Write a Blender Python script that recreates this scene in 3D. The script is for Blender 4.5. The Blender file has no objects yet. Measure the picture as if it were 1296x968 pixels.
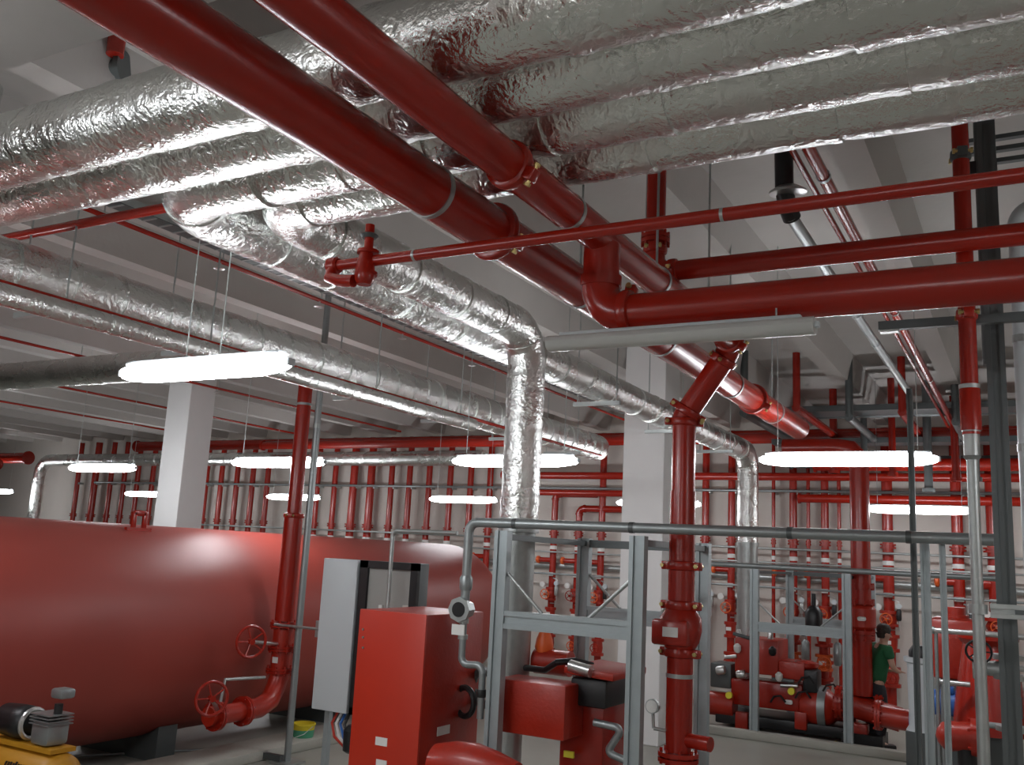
import bpy, bmesh, math, random
from mathutils import Vector, Matrix, noise
random.seed(7)
V = Vector
C = bpy.context.scene.collection
PI = math.pi
# ------------------------------------------------------------------ camera
CAM = V((0, 0, 2.2))
d1 = V((662, -251, -1181)).normalized()
d2 = V((-2148, -106, -1181)).normalized()
Yc = d1; Xc = -d2; Xc = (Xc - Yc * Xc.dot(Yc)).normalized(); Zc = Xc.cross(Yc)
ROT = Matrix((Xc, Yc, Zc))
cam = bpy.data.cameras.new('camera'); camo = bpy.data.objects.new('camera', cam); C.objects.link(camo)
cam.sensor_width = 36; cam.lens = 36 * 1181 / 1296; cam.clip_end = 200
camo.matrix_world = Matrix.Translation(CAM) @ ROT.to_4x4()
bpy.context.scene.camera = camo
# world: a dim enclosed hall
w = bpy.data.worlds.new('world'); bpy.context.scene.world = w; w.use_nodes = True
w.node_tree.nodes['Background'].inputs[0].default_value = (.5, .55, .6, 1)
w.node_tree.nodes['Background'].inputs[1].default_value = .05
vs = bpy.context.scene.view_settings
vs.view_transform = 'Standard'; vs.look = 'None'; vs.gamma = 1; vs.exposure = 1.5
LAMP_POWER = 13.0
def at(px, py, ax, val):
    r = ROT @ V((px - 648, -(py - 484), -1181)).normalized()
    i = 'XYZ'.index(ax); t = (val - CAM[i]) / r[i]
    return CAM + r * t
# ------------------------------------------------------------------ materials
def mat(name, col, rough=.5, metal=0, bump=0, bscale=30, var=0, vscale=4, coat=0, emit=0, detail=4, rv=0):
    m = bpy.data.materials.new(name); m.use_nodes = True
    nt = m.node_tree; b = nt.nodes['Principled BSDF']
    b.inputs['Roughness'].default_value = rough; b.inputs['Metallic'].default_value = metal
    b.inputs['Base Color'].default_value = (*col, 1); b.inputs['Coat Weight'].default_value = coat
    b.inputs['Coat Roughness'].default_value = .15
    tc = nt.nodes.new('ShaderNodeTexCoord')
    if var or rv:
        n = nt.nodes.new('ShaderNodeTexNoise'); n.inputs['Scale'].default_value = vscale; n.inputs['Detail'].default_value = 5
        nt.links.new(tc.outputs['Object'], n.inputs['Vector'])
        if var:
            mx = nt.nodes.new('ShaderNodeMix'); mx.data_type = 'RGBA'
            mx.inputs[6].default_value = (*[c * (1 - var) for c in col], 1)
            mx.inputs[7].default_value = (*[min(1, c * (1 + var)) for c in col], 1)
            nt.links.new(n.outputs['Fac'], mx.inputs[0]); nt.links.new(mx.outputs[2], b.inputs['Base Color'])
        if rv:
            mr = nt.nodes.new('ShaderNodeMapRange'); mr.inputs[1].default_value = .3; mr.inputs[2].default_value = .7
            mr.inputs[3].default_value = max(.03, rough - rv); mr.inputs[4].default_value = rough + rv
            nt.links.new(n.outputs['Fac'], mr.inputs[0]); nt.links.new(mr.outputs[0], b.inputs['Roughness'])
    if bump:
        n2 = nt.nodes.new('ShaderNodeTexNoise'); n2.inputs['Scale'].default_value = bscale; n2.inputs['Detail'].default_value = detail
        nt.links.new(tc.outputs['Object'], n2.inputs['Vector'])
        bp = nt.nodes.new('ShaderNodeBump'); bp.inputs['Strength'].default_value = bump; bp.inputs['Distance'].default_value = .02
        nt.links.new(n2.outputs['Fac'], bp.inputs['Height']); nt.links.new(bp.outputs[0], b.inputs['Normal'])
    if emit:
        b.inputs['Emission Color'].default_value = (*col, 1); b.inputs['Emission Strength'].default_value = emit
    return m
def foil_mat():
    m = mat('aluminium_foil', (.80, .82, .80), .27, 1, var=.06, vscale=3, rv=.08)
    nt = m.node_tree; b = nt.nodes['Principled BSDF']; tc = nt.nodes.new('ShaderNodeTexCoord')
    vo = nt.nodes.new('ShaderNodeTexVoronoi'); vo.feature = 'DISTANCE_TO_EDGE'; vo.inputs['Scale'].default_value = 14
    ds = nt.nodes.new('ShaderNodeTexNoise'); ds.inputs['Scale'].default_value = 7; ds.inputs['Detail'].default_value = 6
    ad = nt.nodes.new('ShaderNodeMixRGB'); ad.inputs[0].default_value = .35
    nt.links.new(tc.outputs['Object'], ds.inputs['Vector']); nt.links.new(tc.outputs['Object'], ad.inputs[1]); nt.links.new(ds.outputs['Color'], ad.inputs[2])
    nt.links.new(ad.outputs[0], vo.inputs['Vector'])
    b1 = nt.nodes.new('ShaderNodeBump'); b1.inputs['Strength'].default_value = .45; b1.inputs['Distance'].default_value = .018
    nt.links.new(vo.outputs['Distance'], b1.inputs['Height'])
    n = nt.nodes.new('ShaderNodeTexNoise'); n.inputs['Scale'].default_value = 38; n.inputs['Detail'].default_value = 3
    nt.links.new(tc.outputs['Object'], n.inputs['Vector'])
    b2 = nt.nodes.new('ShaderNodeBump'); b2.inputs['Strength'].default_value = .5; b2.inputs['Distance'].default_value = .01
    nt.links.new(n.outputs['Fac'], b2.inputs['Height']); nt.links.new(b1.outputs[0], b2.inputs['Normal'])
    nt.links.new(b2.outputs[0], b.inputs['Normal'])
    return m
RED = mat('red_gloss_paint', (.34, .014, .005), .26, bump=.03, bscale=60, var=.12, vscale=5, coat=.08)
RED2 = mat('red_pump_paint', (.38, .018, .005), .4, bump=.1, bscale=40, var=.2, vscale=6, coat=.2)
REDP = mat('red_sheet_paint', (.5, .026, .007), .45, var=.06, coat=.1)
TANKR = mat('tank_red_sheen', (.33, .05, .036), .46, bump=.03, bscale=5, var=.08, vscale=2, coat=.0)  # base pinked all over to carry the haze and sheen of the tank top
ORANGE = mat('orange_valve_paint', (.75, .12, .02), .4)
FOIL = foil_mat()
GALV = mat('galvanised_steel', (.42, .45, .44), .42, .75, bump=.08, bscale=60, var=.15, vscale=20)
GPIPE = mat('grey_steel_pipe', (.3, .33, .33), .38, .6, var=.12, vscale=9)
STRUT = mat('grey_strut_paint', (.36, .41, .42), .45, .45, var=.12, vscale=12)
DARKM = mat('dark_steel', (.11, .125, .125), .45, .4)
BLACK = mat('black_plastic', (.012, .013, .014), .4)
BRASS = mat('brass_bolt', (.6, .48, .2), .35, .9)
STEEL = mat('bright_steel', (.6, .61, .6), .3, .9)
WHITE = mat('white_label', (.75, .75, .72), .5)
YEL = mat('yellow_paint', (.5, .24, .015), .45, var=.12)
YELB = mat('yellow_bucket_plastic', (.75, .6, .03), .4)
GREENB = mat('green_bucket_label', (.08, .35, .2), .5)
YST = mat('yellow_sticker', (.85, .75, .05), .5)
BLUE = mat('blue_motor_paint', (.02, .13, .45), .4)
CEIL = mat('ceiling_concrete', (.5, .48, .455), .85, bump=.15, bscale=12, var=.08, vscale=2)
WALLM = mat('cream_wall_plaster', (.62, .58, .53), .85, bump=.1, bscale=20, var=.05, vscale=1.5)
COLM = mat('white_column_paint', (.74, .74, .73), .7, bump=.06, bscale=20, var=.03)
FLOORM = mat('grey_epoxy_floor', (.31, .31, .27), .4, bump=.05, bscale=8, var=.15, vscale=1.2)
PLINTH = mat('concrete_plinth', (.42, .42, .37), .8, bump=.2, bscale=30, var=.12)
PANEL = mat('pale_grey_enamel', (.58, .63, .65), .4)
GLASSY = mat('grey_interior_plate', (.34, .34, .32), .5)
LIT = mat('lit_diffuser', (.95, .96, 1.0), .4, emit=LAMP_POWER)
UNLIT = mat('unlit_diffuser', (.6, .62, .6), .3, var=.05)
SKIN = mat('skin', (.5, .3, .22), .6)
SHIRT = mat('green_shirt', (.012, .1, .035), .8, bump=.2, bscale=25)
TROUS = mat('black_trousers', (.015, .016, .02), .85, bump=.2, bscale=25)
HAIR = mat('dark_hair', (.03, .02, .015), .7, bump=.5, bscale=80)
# ------------------------------------------------------------------ mesh builder
def basis(d):
    d = d.normalized(); u = V((0, 0, 1)) if abs(d.z) < .9 else V((1, 0, 0))
    a = d.cross(u).normalized(); return a, d.cross(a).normalized(), d
class MB:
    def __init__(s): s.v = []; s.f = []
    def box(s, c, d, R=None, bev=0):
        c = V(c); hx, hy, hz = [x / 2 for x in d]
        if bev:
            bm = bmesh.new(); bmesh.ops.create_cube(bm, size=1)
            for v in bm.verts: v.co = V((v.co.x * d[0], v.co.y * d[1], v.co.z * d[2]))
            bmesh.ops.bevel(bm, geom=list(bm.edges), offset=bev, segments=2, affect='EDGES', profile=.5)
            bm.verts.ensure_lookup_table(); o = len(s.v)
            for v in bm.verts: p = v.co.copy(); p = R @ p if R else p; s.v.append(c + p)
            for f in bm.faces: s.f.append([o + v.index for v in f.verts])
            bm.free(); return s
        o = len(s.v)
        for z in (-hz, hz):
            for x, y in ((-hx, -hy), (hx, -hy), (hx, hy), (-hx, hy)):
                p = V((x, y, z)); p = R @ p if R else p; s.v.append(c + p)
        for f in ((3, 2, 1, 0), (4, 5, 6, 7), (0, 1, 5, 4), (1, 2, 6, 5), (2, 3, 7, 6), (3, 0, 4, 7)): s.f.append([o + i for i in f])
        return s
    def cyl(s, a, b, r, r2=None, n=24, caps=True): return s.lathe(a, V(b) - V(a), [(0, r), ((V(b) - V(a)).length, r if r2 is None else r2)], n, caps)
    def lathe(s, p, d, prof, n=24, caps=True):
        p = V(p); a, b, d = basis(V(d)); o = len(s.v)
        for t, r in prof:
            for k in range(n):
                q = 2 * PI * k / n; s.v.append(p + d * t + (a * math.cos(q) + b * math.sin(q)) * r)
        for i in range(len(prof) - 1):
            for k in range(n):
                k2 = (k + 1) % n; s.f.append([o + i * n + k, o + i * n + k2, o + (i + 1) * n + k2, o + (i + 1) * n + k])
        if caps:
            s.f.append([o + k for k in range(n)][::-1]); m = o + (len(prof) - 1) * n; s.f.append([m + k for k in range(n)])
        return s
    def tube(s, pts, r, n=24, caps=True, fr=None):
        fs = fr or frames(pts); o = len(s.v)
        for i, (p, (a, b, t)) in enumerate(zip(pts, fs)):
            for k in range(n):
                q = 2 * PI * k / n; dd = a * math.cos(q) + b * math.sin(q)
                rr = r(i, q, p, dd) if callable(r) else r
                s.v.append(p + dd * rr)
        for i in range(len(pts) - 1):
            for k in range(n):
                k2 = (k + 1) % n; s.f.append([o + i * n + k, o + i * n + k2, o + (i + 1) * n + k2, o + (i + 1) * n + k])
        if caps:
            s.f.append([o + k for k in range(n)][::-1]); m = o + (len(pts) - 1) * n; s.f.append([m + k for k in range(n)])
        return s
    def torus(s, c, ax, R, r, n=28, m=8):
        c = V(c); a, b, d = basis(V(ax))
        pts = [c + (a * math.cos(2 * PI * k / n) + b * math.sin(2 * PI * k / n)) * R for k in range(n)]
        o = len(s.v)
        for k, p in enumerate(pts):
            rd = (p - c).normalized()
            for j in range(m):
                q = 2 * PI * j / m; s.v.append(p + (rd * math.cos(q) + d * math.sin(q)) * r)
        for k in range(n):
            for j in range(m):
                k2 = (k + 1) % n; j2 = (j + 1) % m
                s.f.append([o + k * m + j, o + k2 * m + j, o + k2 * m + j2, o + k * m + j2])
        return s
    def build(s, name, m, parent=None, origin=None, smooth=True):
        me = bpy.data.meshes.new(name)
        if parent is not None: og = V(parent['_o'])
        elif origin is not None: og = V(origin)
        else:
            xs = [v.x for v in s.v]; ys = [v.y for v in s.v]; zs = [v.z for v in s.v]
            og = V(((min(xs) + max(xs)) / 2, (min(ys) + max(ys)) / 2, min(zs)))
        me.from_pydata([v - og for v in s.v], [], s.f); me.validate(); me.update()
        bm = bmesh.new(); bm.from_mesh(me); bmesh.ops.recalc_face_normals(bm, faces=bm.faces); bm.to_mesh(me); bm.free()
        if smooth:
            for p in me.polygons: p.use_smooth = True
            me.set_sharp_from_angle(angle=math.radians(38))
        me.materials.append(m); o = bpy.data.objects.new(name, me); C.objects.link(o)
        if parent is not None: o.parent = parent
        else: o.location = og
        o['_o'] = og[:]
        return o
def frames(pts):
    ts = []
    for i in range(len(pts)):
        a = pts[max(0, i - 1)]; b = pts[min(len(pts) - 1, i + 1)]; ts.append((b - a).normalized())
    a, b, _ = basis(ts[0]); out = [(a, b, ts[0])]
    for i in range(1, len(ts)):
        q = ts[i - 1].rotation_difference(ts[i]); a = (q @ a); a = (a - ts[i] * a.dot(ts[i])).normalized(); out.append((a, ts[i].cross(a), ts[i]))
    return out
def fillet(pts, R, n=8):
    """segments list: ('s',[p,q]) straight, ('e',[arc points])"""
    pts = [V(p) for p in pts]; segs = []; cur = pts[0]
    for i in range(1, len(pts) - 1):
        a = (pts[i - 1] - pts[i]).normalized(); b = (pts[i + 1] - pts[i]).normalized(); th = a.angle(b)
        t = R / math.tan(th / 2); p = pts[i] + a * t; q = pts[i] + b * t
        c = pts[i] + (a + b).normalized() * (R / math.sin(th / 2))
        segs.append(('s', [cur, p])); va = p - c; vb = q - c; ang = va.angle(vb); axn = va.cross(vb).normalized()
        segs.append(('e', [c + Matrix.Rotation(ang * k / n, 3, axn) @ va for k in range(n + 1)])); cur = q
    segs.append(('s', [cur, pts[-1]])); return segs
def tag(o, label=None, cat=None, group=None, kind=None):
    if label: o['label'] = label
    if cat: o['category'] = cat
    if group: o['group'] = group
    if kind: o['kind'] = kind
    return o
def thing(name, label, cat, loc=(0, 0, 0), group=None):
    o = bpy.data.objects.new(name, None); C.objects.link(o); o.location = loc; o['_o'] = tuple(loc); o.empty_display_size = .1
    return tag(o, label, cat, group)
def dup(r, loc, label=None, group=None):
    c = r.copy(); C.objects.link(c); c.location = loc
    if label: c['label'] = label
    if group: c['group'] = group
    for ch in list(r.children):
        k = ch.copy(); C.objects.link(k); k.parent = c
        for g in list(ch.children): g2 = g.copy(); C.objects.link(g2); g2.parent = k
    return c
def struct(name, mb, m, parent=None):
    o = mb.build(name, m, parent, origin=None if parent else (0, 0, 0), smooth=False)
    if parent is None: o['kind'] = 'structure'
    return o
# ---- fittings
def coupling(root, p, d, r, roll=0, m=None, bolts=True, L=.055):
    m = m or RED; p = V(p); a, b, d = basis(V(d)); q = math.cos(roll) * a + math.sin(roll) * b
    mb = MB().lathe(p - d * L / 2, d, [(0, r * 1.06), (.006, r * 1.2), (L * .35, r * 1.25), (L * .65, r * 1.25), (L - .006, r * 1.2), (L, r * 1.06)], 32)
    R = Matrix((q, d.cross(q), d)).transposed()
    for s in (-1, 1): mb.box(p + q * s * r * 1.36, (r * .36 + .02, .05, L * .9), R, bev=.006)
    o = mb.build('coupling', m, root)
    if bolts:
        t = d.cross(q)
        for s in (-1, 1):
            c = p + q * s * (r * 1.36 + .008)
            MB().cyl(c - t * .042, c + t * .042, .008, n=8).cyl(c + t * .034, c + t * .046, .014, n=6).cyl(c - t * .034, c - t * .046, .014, n=6).build('bolt', BRASS, o)
    return o
def flange(root, p, d, r, m=None, R=1.6, L=.05, nb=8, name='flange', bm_=None):
    m = m or RED; p = V(p); a, b, d = basis(V(d))
    mb = MB().lathe(p - d * L / 2, d, [(0, r * R), (L * .42, r * R), (L * .42, r * 1.3), (L * .58, r * 1.3), (L * .58, r * R), (L, r * R)], 28)
    o = mb.build(name, m, root)
    near = (p - CAM).length < 9.6; bb = MB(); first = None
    for k in range(nb):
        q = 2 * PI * (k + .5) / nb; off = (a * math.cos(q) + b * math.sin(q)) * r * (R + 1.15) / 2; c = p + off
        if near:
            if first is None: first = MB().cyl(p - d * (L * .5 + .02), p + d * (L * .5 + .02), r * .09 + .003, n=6).build('bolt', bm_ or RED, o); first.location = off
            else: x = first.copy(); C.objects.link(x); x.location = off
        else: bb.cyl(c - d * (L * .5 + .02), c + d * (L * .5 + .02), r * .09 + .003, n=6)
    if not near: bb.build('bolt_ring', bm_ or RED, o)['kind'] = 'stuff'
    return o
def band(root, p, d, r, m=GALV, w=.025, name='clamp_band'):
    d = V(d).normalized(); return MB().lathe(V(p) - d * w / 2, d, [(0, r * 1.0), (0, r * 1.05), (w, r * 1.05), (w, r * 1.0)], 32, caps=False).build(name, m, root)
def pipe(name, label, pts, r, m=None, bend=None, cat='pipe', group=None, fit=True, n=28, elbow_fit='coupling', root=None, ename='elbow'):
    m = m or RED; pts = [V(p) for p in pts]
    root = root or thing(name, label, cat, pts[0], group); bend = bend or r * 2.2
    for kind, s in fillet(pts, bend):
        if kind == 's':
            if (s[1] - s[0]).length > .004: MB().tube(s, r, n).build('pipe_run', m, root)
        else:
            MB().tube(s, r * 1.04, n).build(ename, m, root)
            if fit:
                for e, f in ((s[0], s[1] - s[0]), (s[-1], s[-1] - s[-2])):
                    if elbow_fit == 'coupling': coupling(root, e, f, r, roll=random.choice((0, .6, 1.2)), m=m, bolts=r > .06)
                    else: MB().lathe(e - f.normalized() * .02, f, [(0, r * 1.05), (.004, r * 1.18), (.036, r * 1.18), (.04, r * 1.05)], n).build('collar', m, root)
    return root
def foil_duct(name, label, pts, r, bend=None, sec=.55, group=None, amp=.035, n=44, m=None, groove=False):
    m = m or FOIL; amp *= .75; pts = [V(p) for p in pts]; path = []
    for kind, s in fillet(pts, bend or r * 1.9, 10) if len(pts) > 2 else [('s', pts)]:
        L = sum((s[i + 1] - s[i]).length for i in range(len(s) - 1)); k = max(2, int(L / .038)) if kind == 's' else len(s) - 1
        for i in range(k + 1):
            p = s[0].lerp(s[1], i / k) if kind == 's' else s[i]
            if not path or (p - path[-1]).length > .012: path.append(p)
    fr = frames(path); root = thing(name, label, 'duct', pts[0], group)
    i0 = 0; acc = 0; lim = sec * random.uniform(.7, 1.2)
    for i in range(1, len(path)):
        acc += (path[i] - path[i - 1]).length
        if acc > lim or i == len(path) - 1:
            sub = path[i0:i + 1]; sf = fr[i0:i + 1]; ph = random.random() * 50; base = r * random.uniform(.985, 1.012); nn = len(sub)
            def rad(j, q, p, dd, ph=ph, base=base, nn=nn):
                t = j / max(1, nn - 1); P = p * 3.2 + dd * 1.1
                v = noise.noise(P + V((ph, 0, 0))) * amp + noise.noise(p * 11 + dd * 3) * amp * .35
                bul = math.sin(PI * t) * .02; lap = .035 if j == 0 else (.03 if j == 1 else (-.03 if j == nn - 1 else 0))
                if groove and p.x < -1.3 and j % 4 == 2: lap -= .014
                return base * (1 + v + bul + lap)
            MB().tube(sub, rad, n, fr=sf).build('foil_section', m, root)
            i0 = max(0, i - 0); acc = 0; lim = sec * random.uniform(.7, 1.25)
    return root
def handwheel(root, c, ax, R, m=RED, name='handwheel'):
    c = V(c); a, b, d = basis(V(ax)); mb = MB().torus(c, d, R, R * .1).cyl(c - d * .03, c + d * .03, R * .2, n=12)
    for k in range(5):
        q = 2 * PI * k / 5; mb.cyl(c, c + (a * math.cos(q) + b * math.sin(q)) * R, R * .06, n=6)
    return mb.build(name, m, root)
ORD = ['first', 'second', 'third', 'fourth', 'fifth', 'sixth', 'seventh', 'eighth', 'ninth', 'tenth', 'eleventh', 'twelfth', 'thirteenth', 'fourteenth', 'fifteenth', 'sixteenth']
# ------------------------------------------------------------------ setting
XL, XR, YB, YF, ZT = -31.0, 3.0, -4.0, 17.0, 5.05
struct('floor', MB().box(((XL + XR) / 2, (YB + YF) / 2, -.1), (XR - XL + .4, YF - YB + .4, .2)), FLOORM)
struct('ceiling', MB().box(((XL + XR) / 2, (YB + YF) / 2, ZT + .1), (XR - XL + .4, YF - YB + .4, .2)), CEIL)
struct('wall_far', MB().box(((XL + XR) / 2, YF + .1, ZT / 2), (XR - XL + .4, .2, ZT)), WALLM)
struct('wall_back', MB().box(((XL + XR) / 2, YB - .1, ZT / 2), (XR - XL + .4, .2, ZT)), WALLM)
struct('wall_left', MB().box((XL - .1, (YB + YF) / 2, ZT / 2), (.2, YF - YB, ZT)), WALLM)
struct('wall_right', MB().box((XR + .1, (YB + YF) / 2, ZT / 2), (.2, YF - YB, ZT)), WALLM)
k = 0
x = 1.73
while x > XL:                                    # precast ribs, one object each
    mb = MB(); o0 = len(mb.v); hb, ht, zb = .1, .17, 4.7
    for y in (YB, YF):
        for dx, z in ((-hb, zb), (hb, zb), (ht, ZT), (-ht, ZT)): mb.v.append(V((x + dx, y, z)))
    mb.f += [[0, 1, 2, 3], [7, 6, 5, 4], [0, 4, 5, 1], [1, 5, 6, 2], [2, 6, 7, 3], [3, 7, 4, 0]]
    o = mb.build('ceiling_rib', CEIL, None, origin=(0, 0, 0), smooth=False); o['kind'] = 'structure'
    x -= 1.3
o = MB().box(((XL + XR) / 2, 2.02, 4.72), (XR - XL, .86, .64)).build('ceiling_girder', CEIL, None, origin=(0, 0, 0), smooth=False); o['kind'] = 'structure'
c1 = at(785, 700, 'Y', 11.3); c1b = at(838, 700, 'Y', 11.3)
for nm, xa, ya, wd, lab in (('column', c1.x, 11.3, c1b.x - c1.x, 0), ('column', at(201, 600, 'Y', 10.4).x, 10.4, .52, 0)):
    o = MB().box((xa + wd / 2, ya + wd / 2, ZT / 2), (wd, wd, ZT), bev=.012).build(nm, COLM, None, smooth=False); o['kind'] = 'structure'
# ------------------------------------------------------------------ lamps
def lamp_proto(lit, L=1.42, ro=None, k=1.0):
    ro = ro or L / 2 - .15
    t = thing('ceiling_lamp', 'x', 'lamp', (0, 0, 0))
    MB().box((0, 0, .05 * k), (L - .1, .07 * k, .03), bev=.01).build('housing', PANEL, t)
    mb = MB(); pr = [(y * k, z * k) for y, z in [(-.045, .045), (-.07, .03), (-.082, 0), (-.07, -.035), (-.04, -.056), (0, -.062), (.04, -.056), (.07, -.035), (.082, 0), (.07, .03), (.045, .045)]]
    stations = [(-L / 2, 1), (-L / 2 + .1, 1), (L / 2 - .1, 1), (L / 2, 1)] if not lit else [(-L / 2, .35), (-L / 2 + .03, .6), (-L / 2 + .1, .8), (-L / 2 + .22, 1), (L / 2 - .22, 1), (L / 2 - .1, .8), (L / 2 - .03, .6), (L / 2, .35)]; n = len(pr)  # lit diffuser is oversized with tapered ends, shaped like the lamp's bloom
    for xx, sc in stations:
        for y, z in pr: mb.v.append(V((xx, y * sc, z * sc)))
    for i in range(len(stations) - 1):
        for j in range(n): j2 = (j + 1) % n; mb.f.append([i * n + j, i * n + j2, (i + 1) * n + j2, (i + 1) * n + j])
    mb.f.append(list(range(n))); mb.f.append([(len(stations) - 1) * n + j for j in range(n)])
    mb.build('diffuser', LIT if lit else UNLIT, t)
    for s in (-1, 1):
        MB().box((s * (L / 2 + .008), 0, 0), (.02, .05 * k, .04 * k), bev=.006).build('end_cap', PANEL, t)
        MB().cyl((s * ro, 0, .05), (s * ro, 0, (ZT if lit else 3.2) - 3.12), .004, n=6).build('hanger_rod', GALV, t)
    return t
LP = lamp_proto(True)
LN = lamp_proto(True, 1.28, .13)
lit = [
    (at(255, 466, 'Z', 3.12), 'big bright tube lamp hanging at left, crossing the silver ducts'),
    (at(351, 585, 'Z', 3.12), 'bright tube lamp behind the tall red riser of the tank'),
    (at(650, 583, 'Z', 3.12), 'bright tube lamp partly hidden by the vertical foil duct'),
    (at(1070, 581, 'Z', 3.12), 'long bright tube lamp at right below the open end of the red main'),
    (at(129, 592, 'Z', 3.12), 'bright tube lamp between left frame edge and left white column'),
    (at(-60, 596, 'Z', 3.12), 'bright tube lamp cut by the left edge of the photo'),
    (at(586, 632, 'Z', 3.12), 'lower small tube lamp just left of the vertical foil duct'),
    (at(833, 637, 'Z', 3.12), 'small tube lamp mostly hidden behind the front white column'),
    (at(1163, 645, 'Z', 3.12), 'small tube lamp at right crossed by a grey post'),
    (V((-13.3, 14.75, 3.12)), 'small tube lamp low over the tank, right of the tall red riser'),
    (V((-17.7, 14.75, 3.12)), 'small tube lamp half hidden by the left white column'),
    (V((-23.6, 14.9, 3.12)), 'small tube lamp low at far left above the tank'),
    (V((1.9, 3.62, 3.12)), 'tube lamp outside the frame to the right of the unlit one'),
    (V((-7.4, 3.3, 3.12)), 'tube lamp outside the frame to the left of the big bright one'),
    (V((-4.2, .3, 3.12)), 'tube lamp outside the frame just behind the viewpoint at left'),
    (V((-.6, -2.8, 3.12)), 'tube lamp behind the viewpoint, near the right wall'),
    (V((-4.9, -2.8, 3.12)), 'tube lamp behind the viewpoint, away from the right wall'),
    (V((1.6, 14.6, 3.12)), 'tube lamp outside the frame at right by the far wall')]
for i, (p, l) in enumerate(lit):
    if i == 0: LN.location = p; LN['label'] = l; LN['group'] = 'hanging tube lamps'
    elif i == 1: LP.location = p; LP['label'] = l; LP['group'] = 'hanging tube lamps'
    else: dup(LP, p, l, 'hanging tube lamps')
LU = lamp_proto(False, 1.16, None, .62); LU.location = V((-1.29, 3.66, 3.14)); LU['label'] = 'unlit grey tube lamp hanging under the big red branch pipe'; LU['group'] = 'hanging tube lamps'
# ------------------------------------------------------------------ foil ducts
rd = .155; HZ = 3.9
gX = 'overhead foil ducts'
foil_duct('foil_duct', 'thick foil-wrapped duct nearest the camera, topmost of the overhead bundle', [(-10, 2.37, HZ), (2.3, 2.37, HZ)], rd * 1.02, sec=.62, group=gX, groove=True)
foil_duct('foil_duct', 'second foil duct of the overhead bundle, passing straight across left and right', [(-10, 2.70, HZ), (2.3, 2.70, HZ)], rd, sec=.62, group=gX, groove=True)
foil_duct('foil_duct', 'overhead foil duct turning away at the leftmost elbow, then receding beyond the white column', [(2.3, 3.03, HZ), (-3.74, 3.03, HZ), (-3.74, 14.1, HZ), (-3.74, 14.1, at(950, 690, 'Y', 14.1).z)], rd, sec=.62, groove=True, group=gX, bend=.3)
t = thing('round_duct', 'smooth bright galvanised duct below the far foil riser, behind the far strut frame', 'duct', (-3.74, 14.1, 0))
MB().cyl((-3.74, 14.1, .1), (-3.74, 14.1, at(950, 690, 'Y', 14.1).z + .01), .15, n=36).build('duct_run', GALV, t)
MB().lathe((-3.74, 14.1, at(950, 690, 'Y', 14.1).z - .02), (0, 0, 1), [(0, .165), (.06, .165)], 36).build('collar', GALV, t)
MB().box((-3.74, 14.1, .05), (.4, .4, .1)).build('base', DARKM, t)
foil_duct('foil_duct', 'lowest overhead foil duct that turns back and drops as a vertical foil riser', [(2.3, 3.35, HZ), (-3.36, 3.35, HZ), (-3.36, 6.2, HZ), (-3.36, 6.2, 2.42)], rd * .93, sec=.6, groove=True, group=gX, bend=.26)
t = thing('round_duct', 'smooth galvanised round duct standing below the foil riser inside the strut frame', 'duct', (-3.36, 6.2, 0))
MB().cyl((-3.36, 6.2, 1.1), (-3.36, 6.2, 2.44), .13, n=40).build('duct_run', GALV, t)
MB().cyl((-3.36, 6.2, 2.36), (-3.36, 6.2, 2.46), .155, n=40).build('collar', GALV, t)
MB().cyl((-3.36, 6.2, 1.0), (-3.36, 6.2, 1.14), .1, .135, n=40).cyl((-3.36, 6.2, 0.2), (-3.36, 6.2, 1.02), .1, n=32).build('reducer', GALV, t)
foil_duct('foil_duct', 'large foil duct running from the left edge diagonally over the tank lamp', [(-5.96, 3.16, ZT), (-5.96, 3.16, 3.91), (-5.96, 13.5, 3.91)], .2, sec=.34, amp=.03, bend=.24)
foil_duct('foil_duct', 'slim foil duct tucked under the large diagonal one at left', [(-5.53, 3.2, 3.62), (-5.53, 9.0, 3.62)], .07, sec=.5)
foil_duct('foil_duct', 'foil branch duct entering from the left edge and joining the diagonal duct', [(-13, 6.3, 3.88), (-6.15, 6.3, 3.88)], .15, sec=.5)
e = at(50, 600, 'Y', 15.8)
foil_duct('foil_duct', 'long horizontal foil duct near the far wall with a drop at its left end', [(-9.4, 15.8, 4.03), (e.x, 15.8, 4.03), (e.x, 15.8, 0)], .15, sec=.7, bend=.4)
# ------------------------------------------------------------------ overhead red mains
XA, ZA, RA = -2.06, 3.614, .107
t = pipe('sprinkler_main', 'thickest red main crossing diagonally under the foil ducts, open far end', [(XA, -1.5, ZA), (XA, 9.7, ZA)], RA, n=40)
for y in (2.92, 5.6): band(t, (XA, y, ZA), (0, 1, 0), RA)
for y in (3.42, 7.9): coupling(t, (XA, y, ZA), (0, 1, 0), RA, roll=.5)
MB().lathe((XA, 9.69, ZA), (0, 1, 0), [(0, RA), (.03, RA * 1.04), (.06, RA * .95), (.085, RA * .6), (.095, RA * .05)], 32).build('end_cap', RED, t)
XB, ZB, RB = -1.665, 3.6375, .077
YD = 5.93; XD = -2.0
t = pipe('sprinkler_main', 'slimmer red main above the thickest one, ending in an elbow down to a riser', [(XB, -1.5, ZB), (XB, YD, ZB), (XD, YD, 3.16), (XD, YD, 2.62)], RB, bend=.13, n=36)
for y in (3.38, 4.9): band(t, (XB, y, ZB), (0, 1, 0), RB)
coupling(t, (XB, 2.86, ZB), (0, 1, 0), RB, roll=.5)
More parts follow.
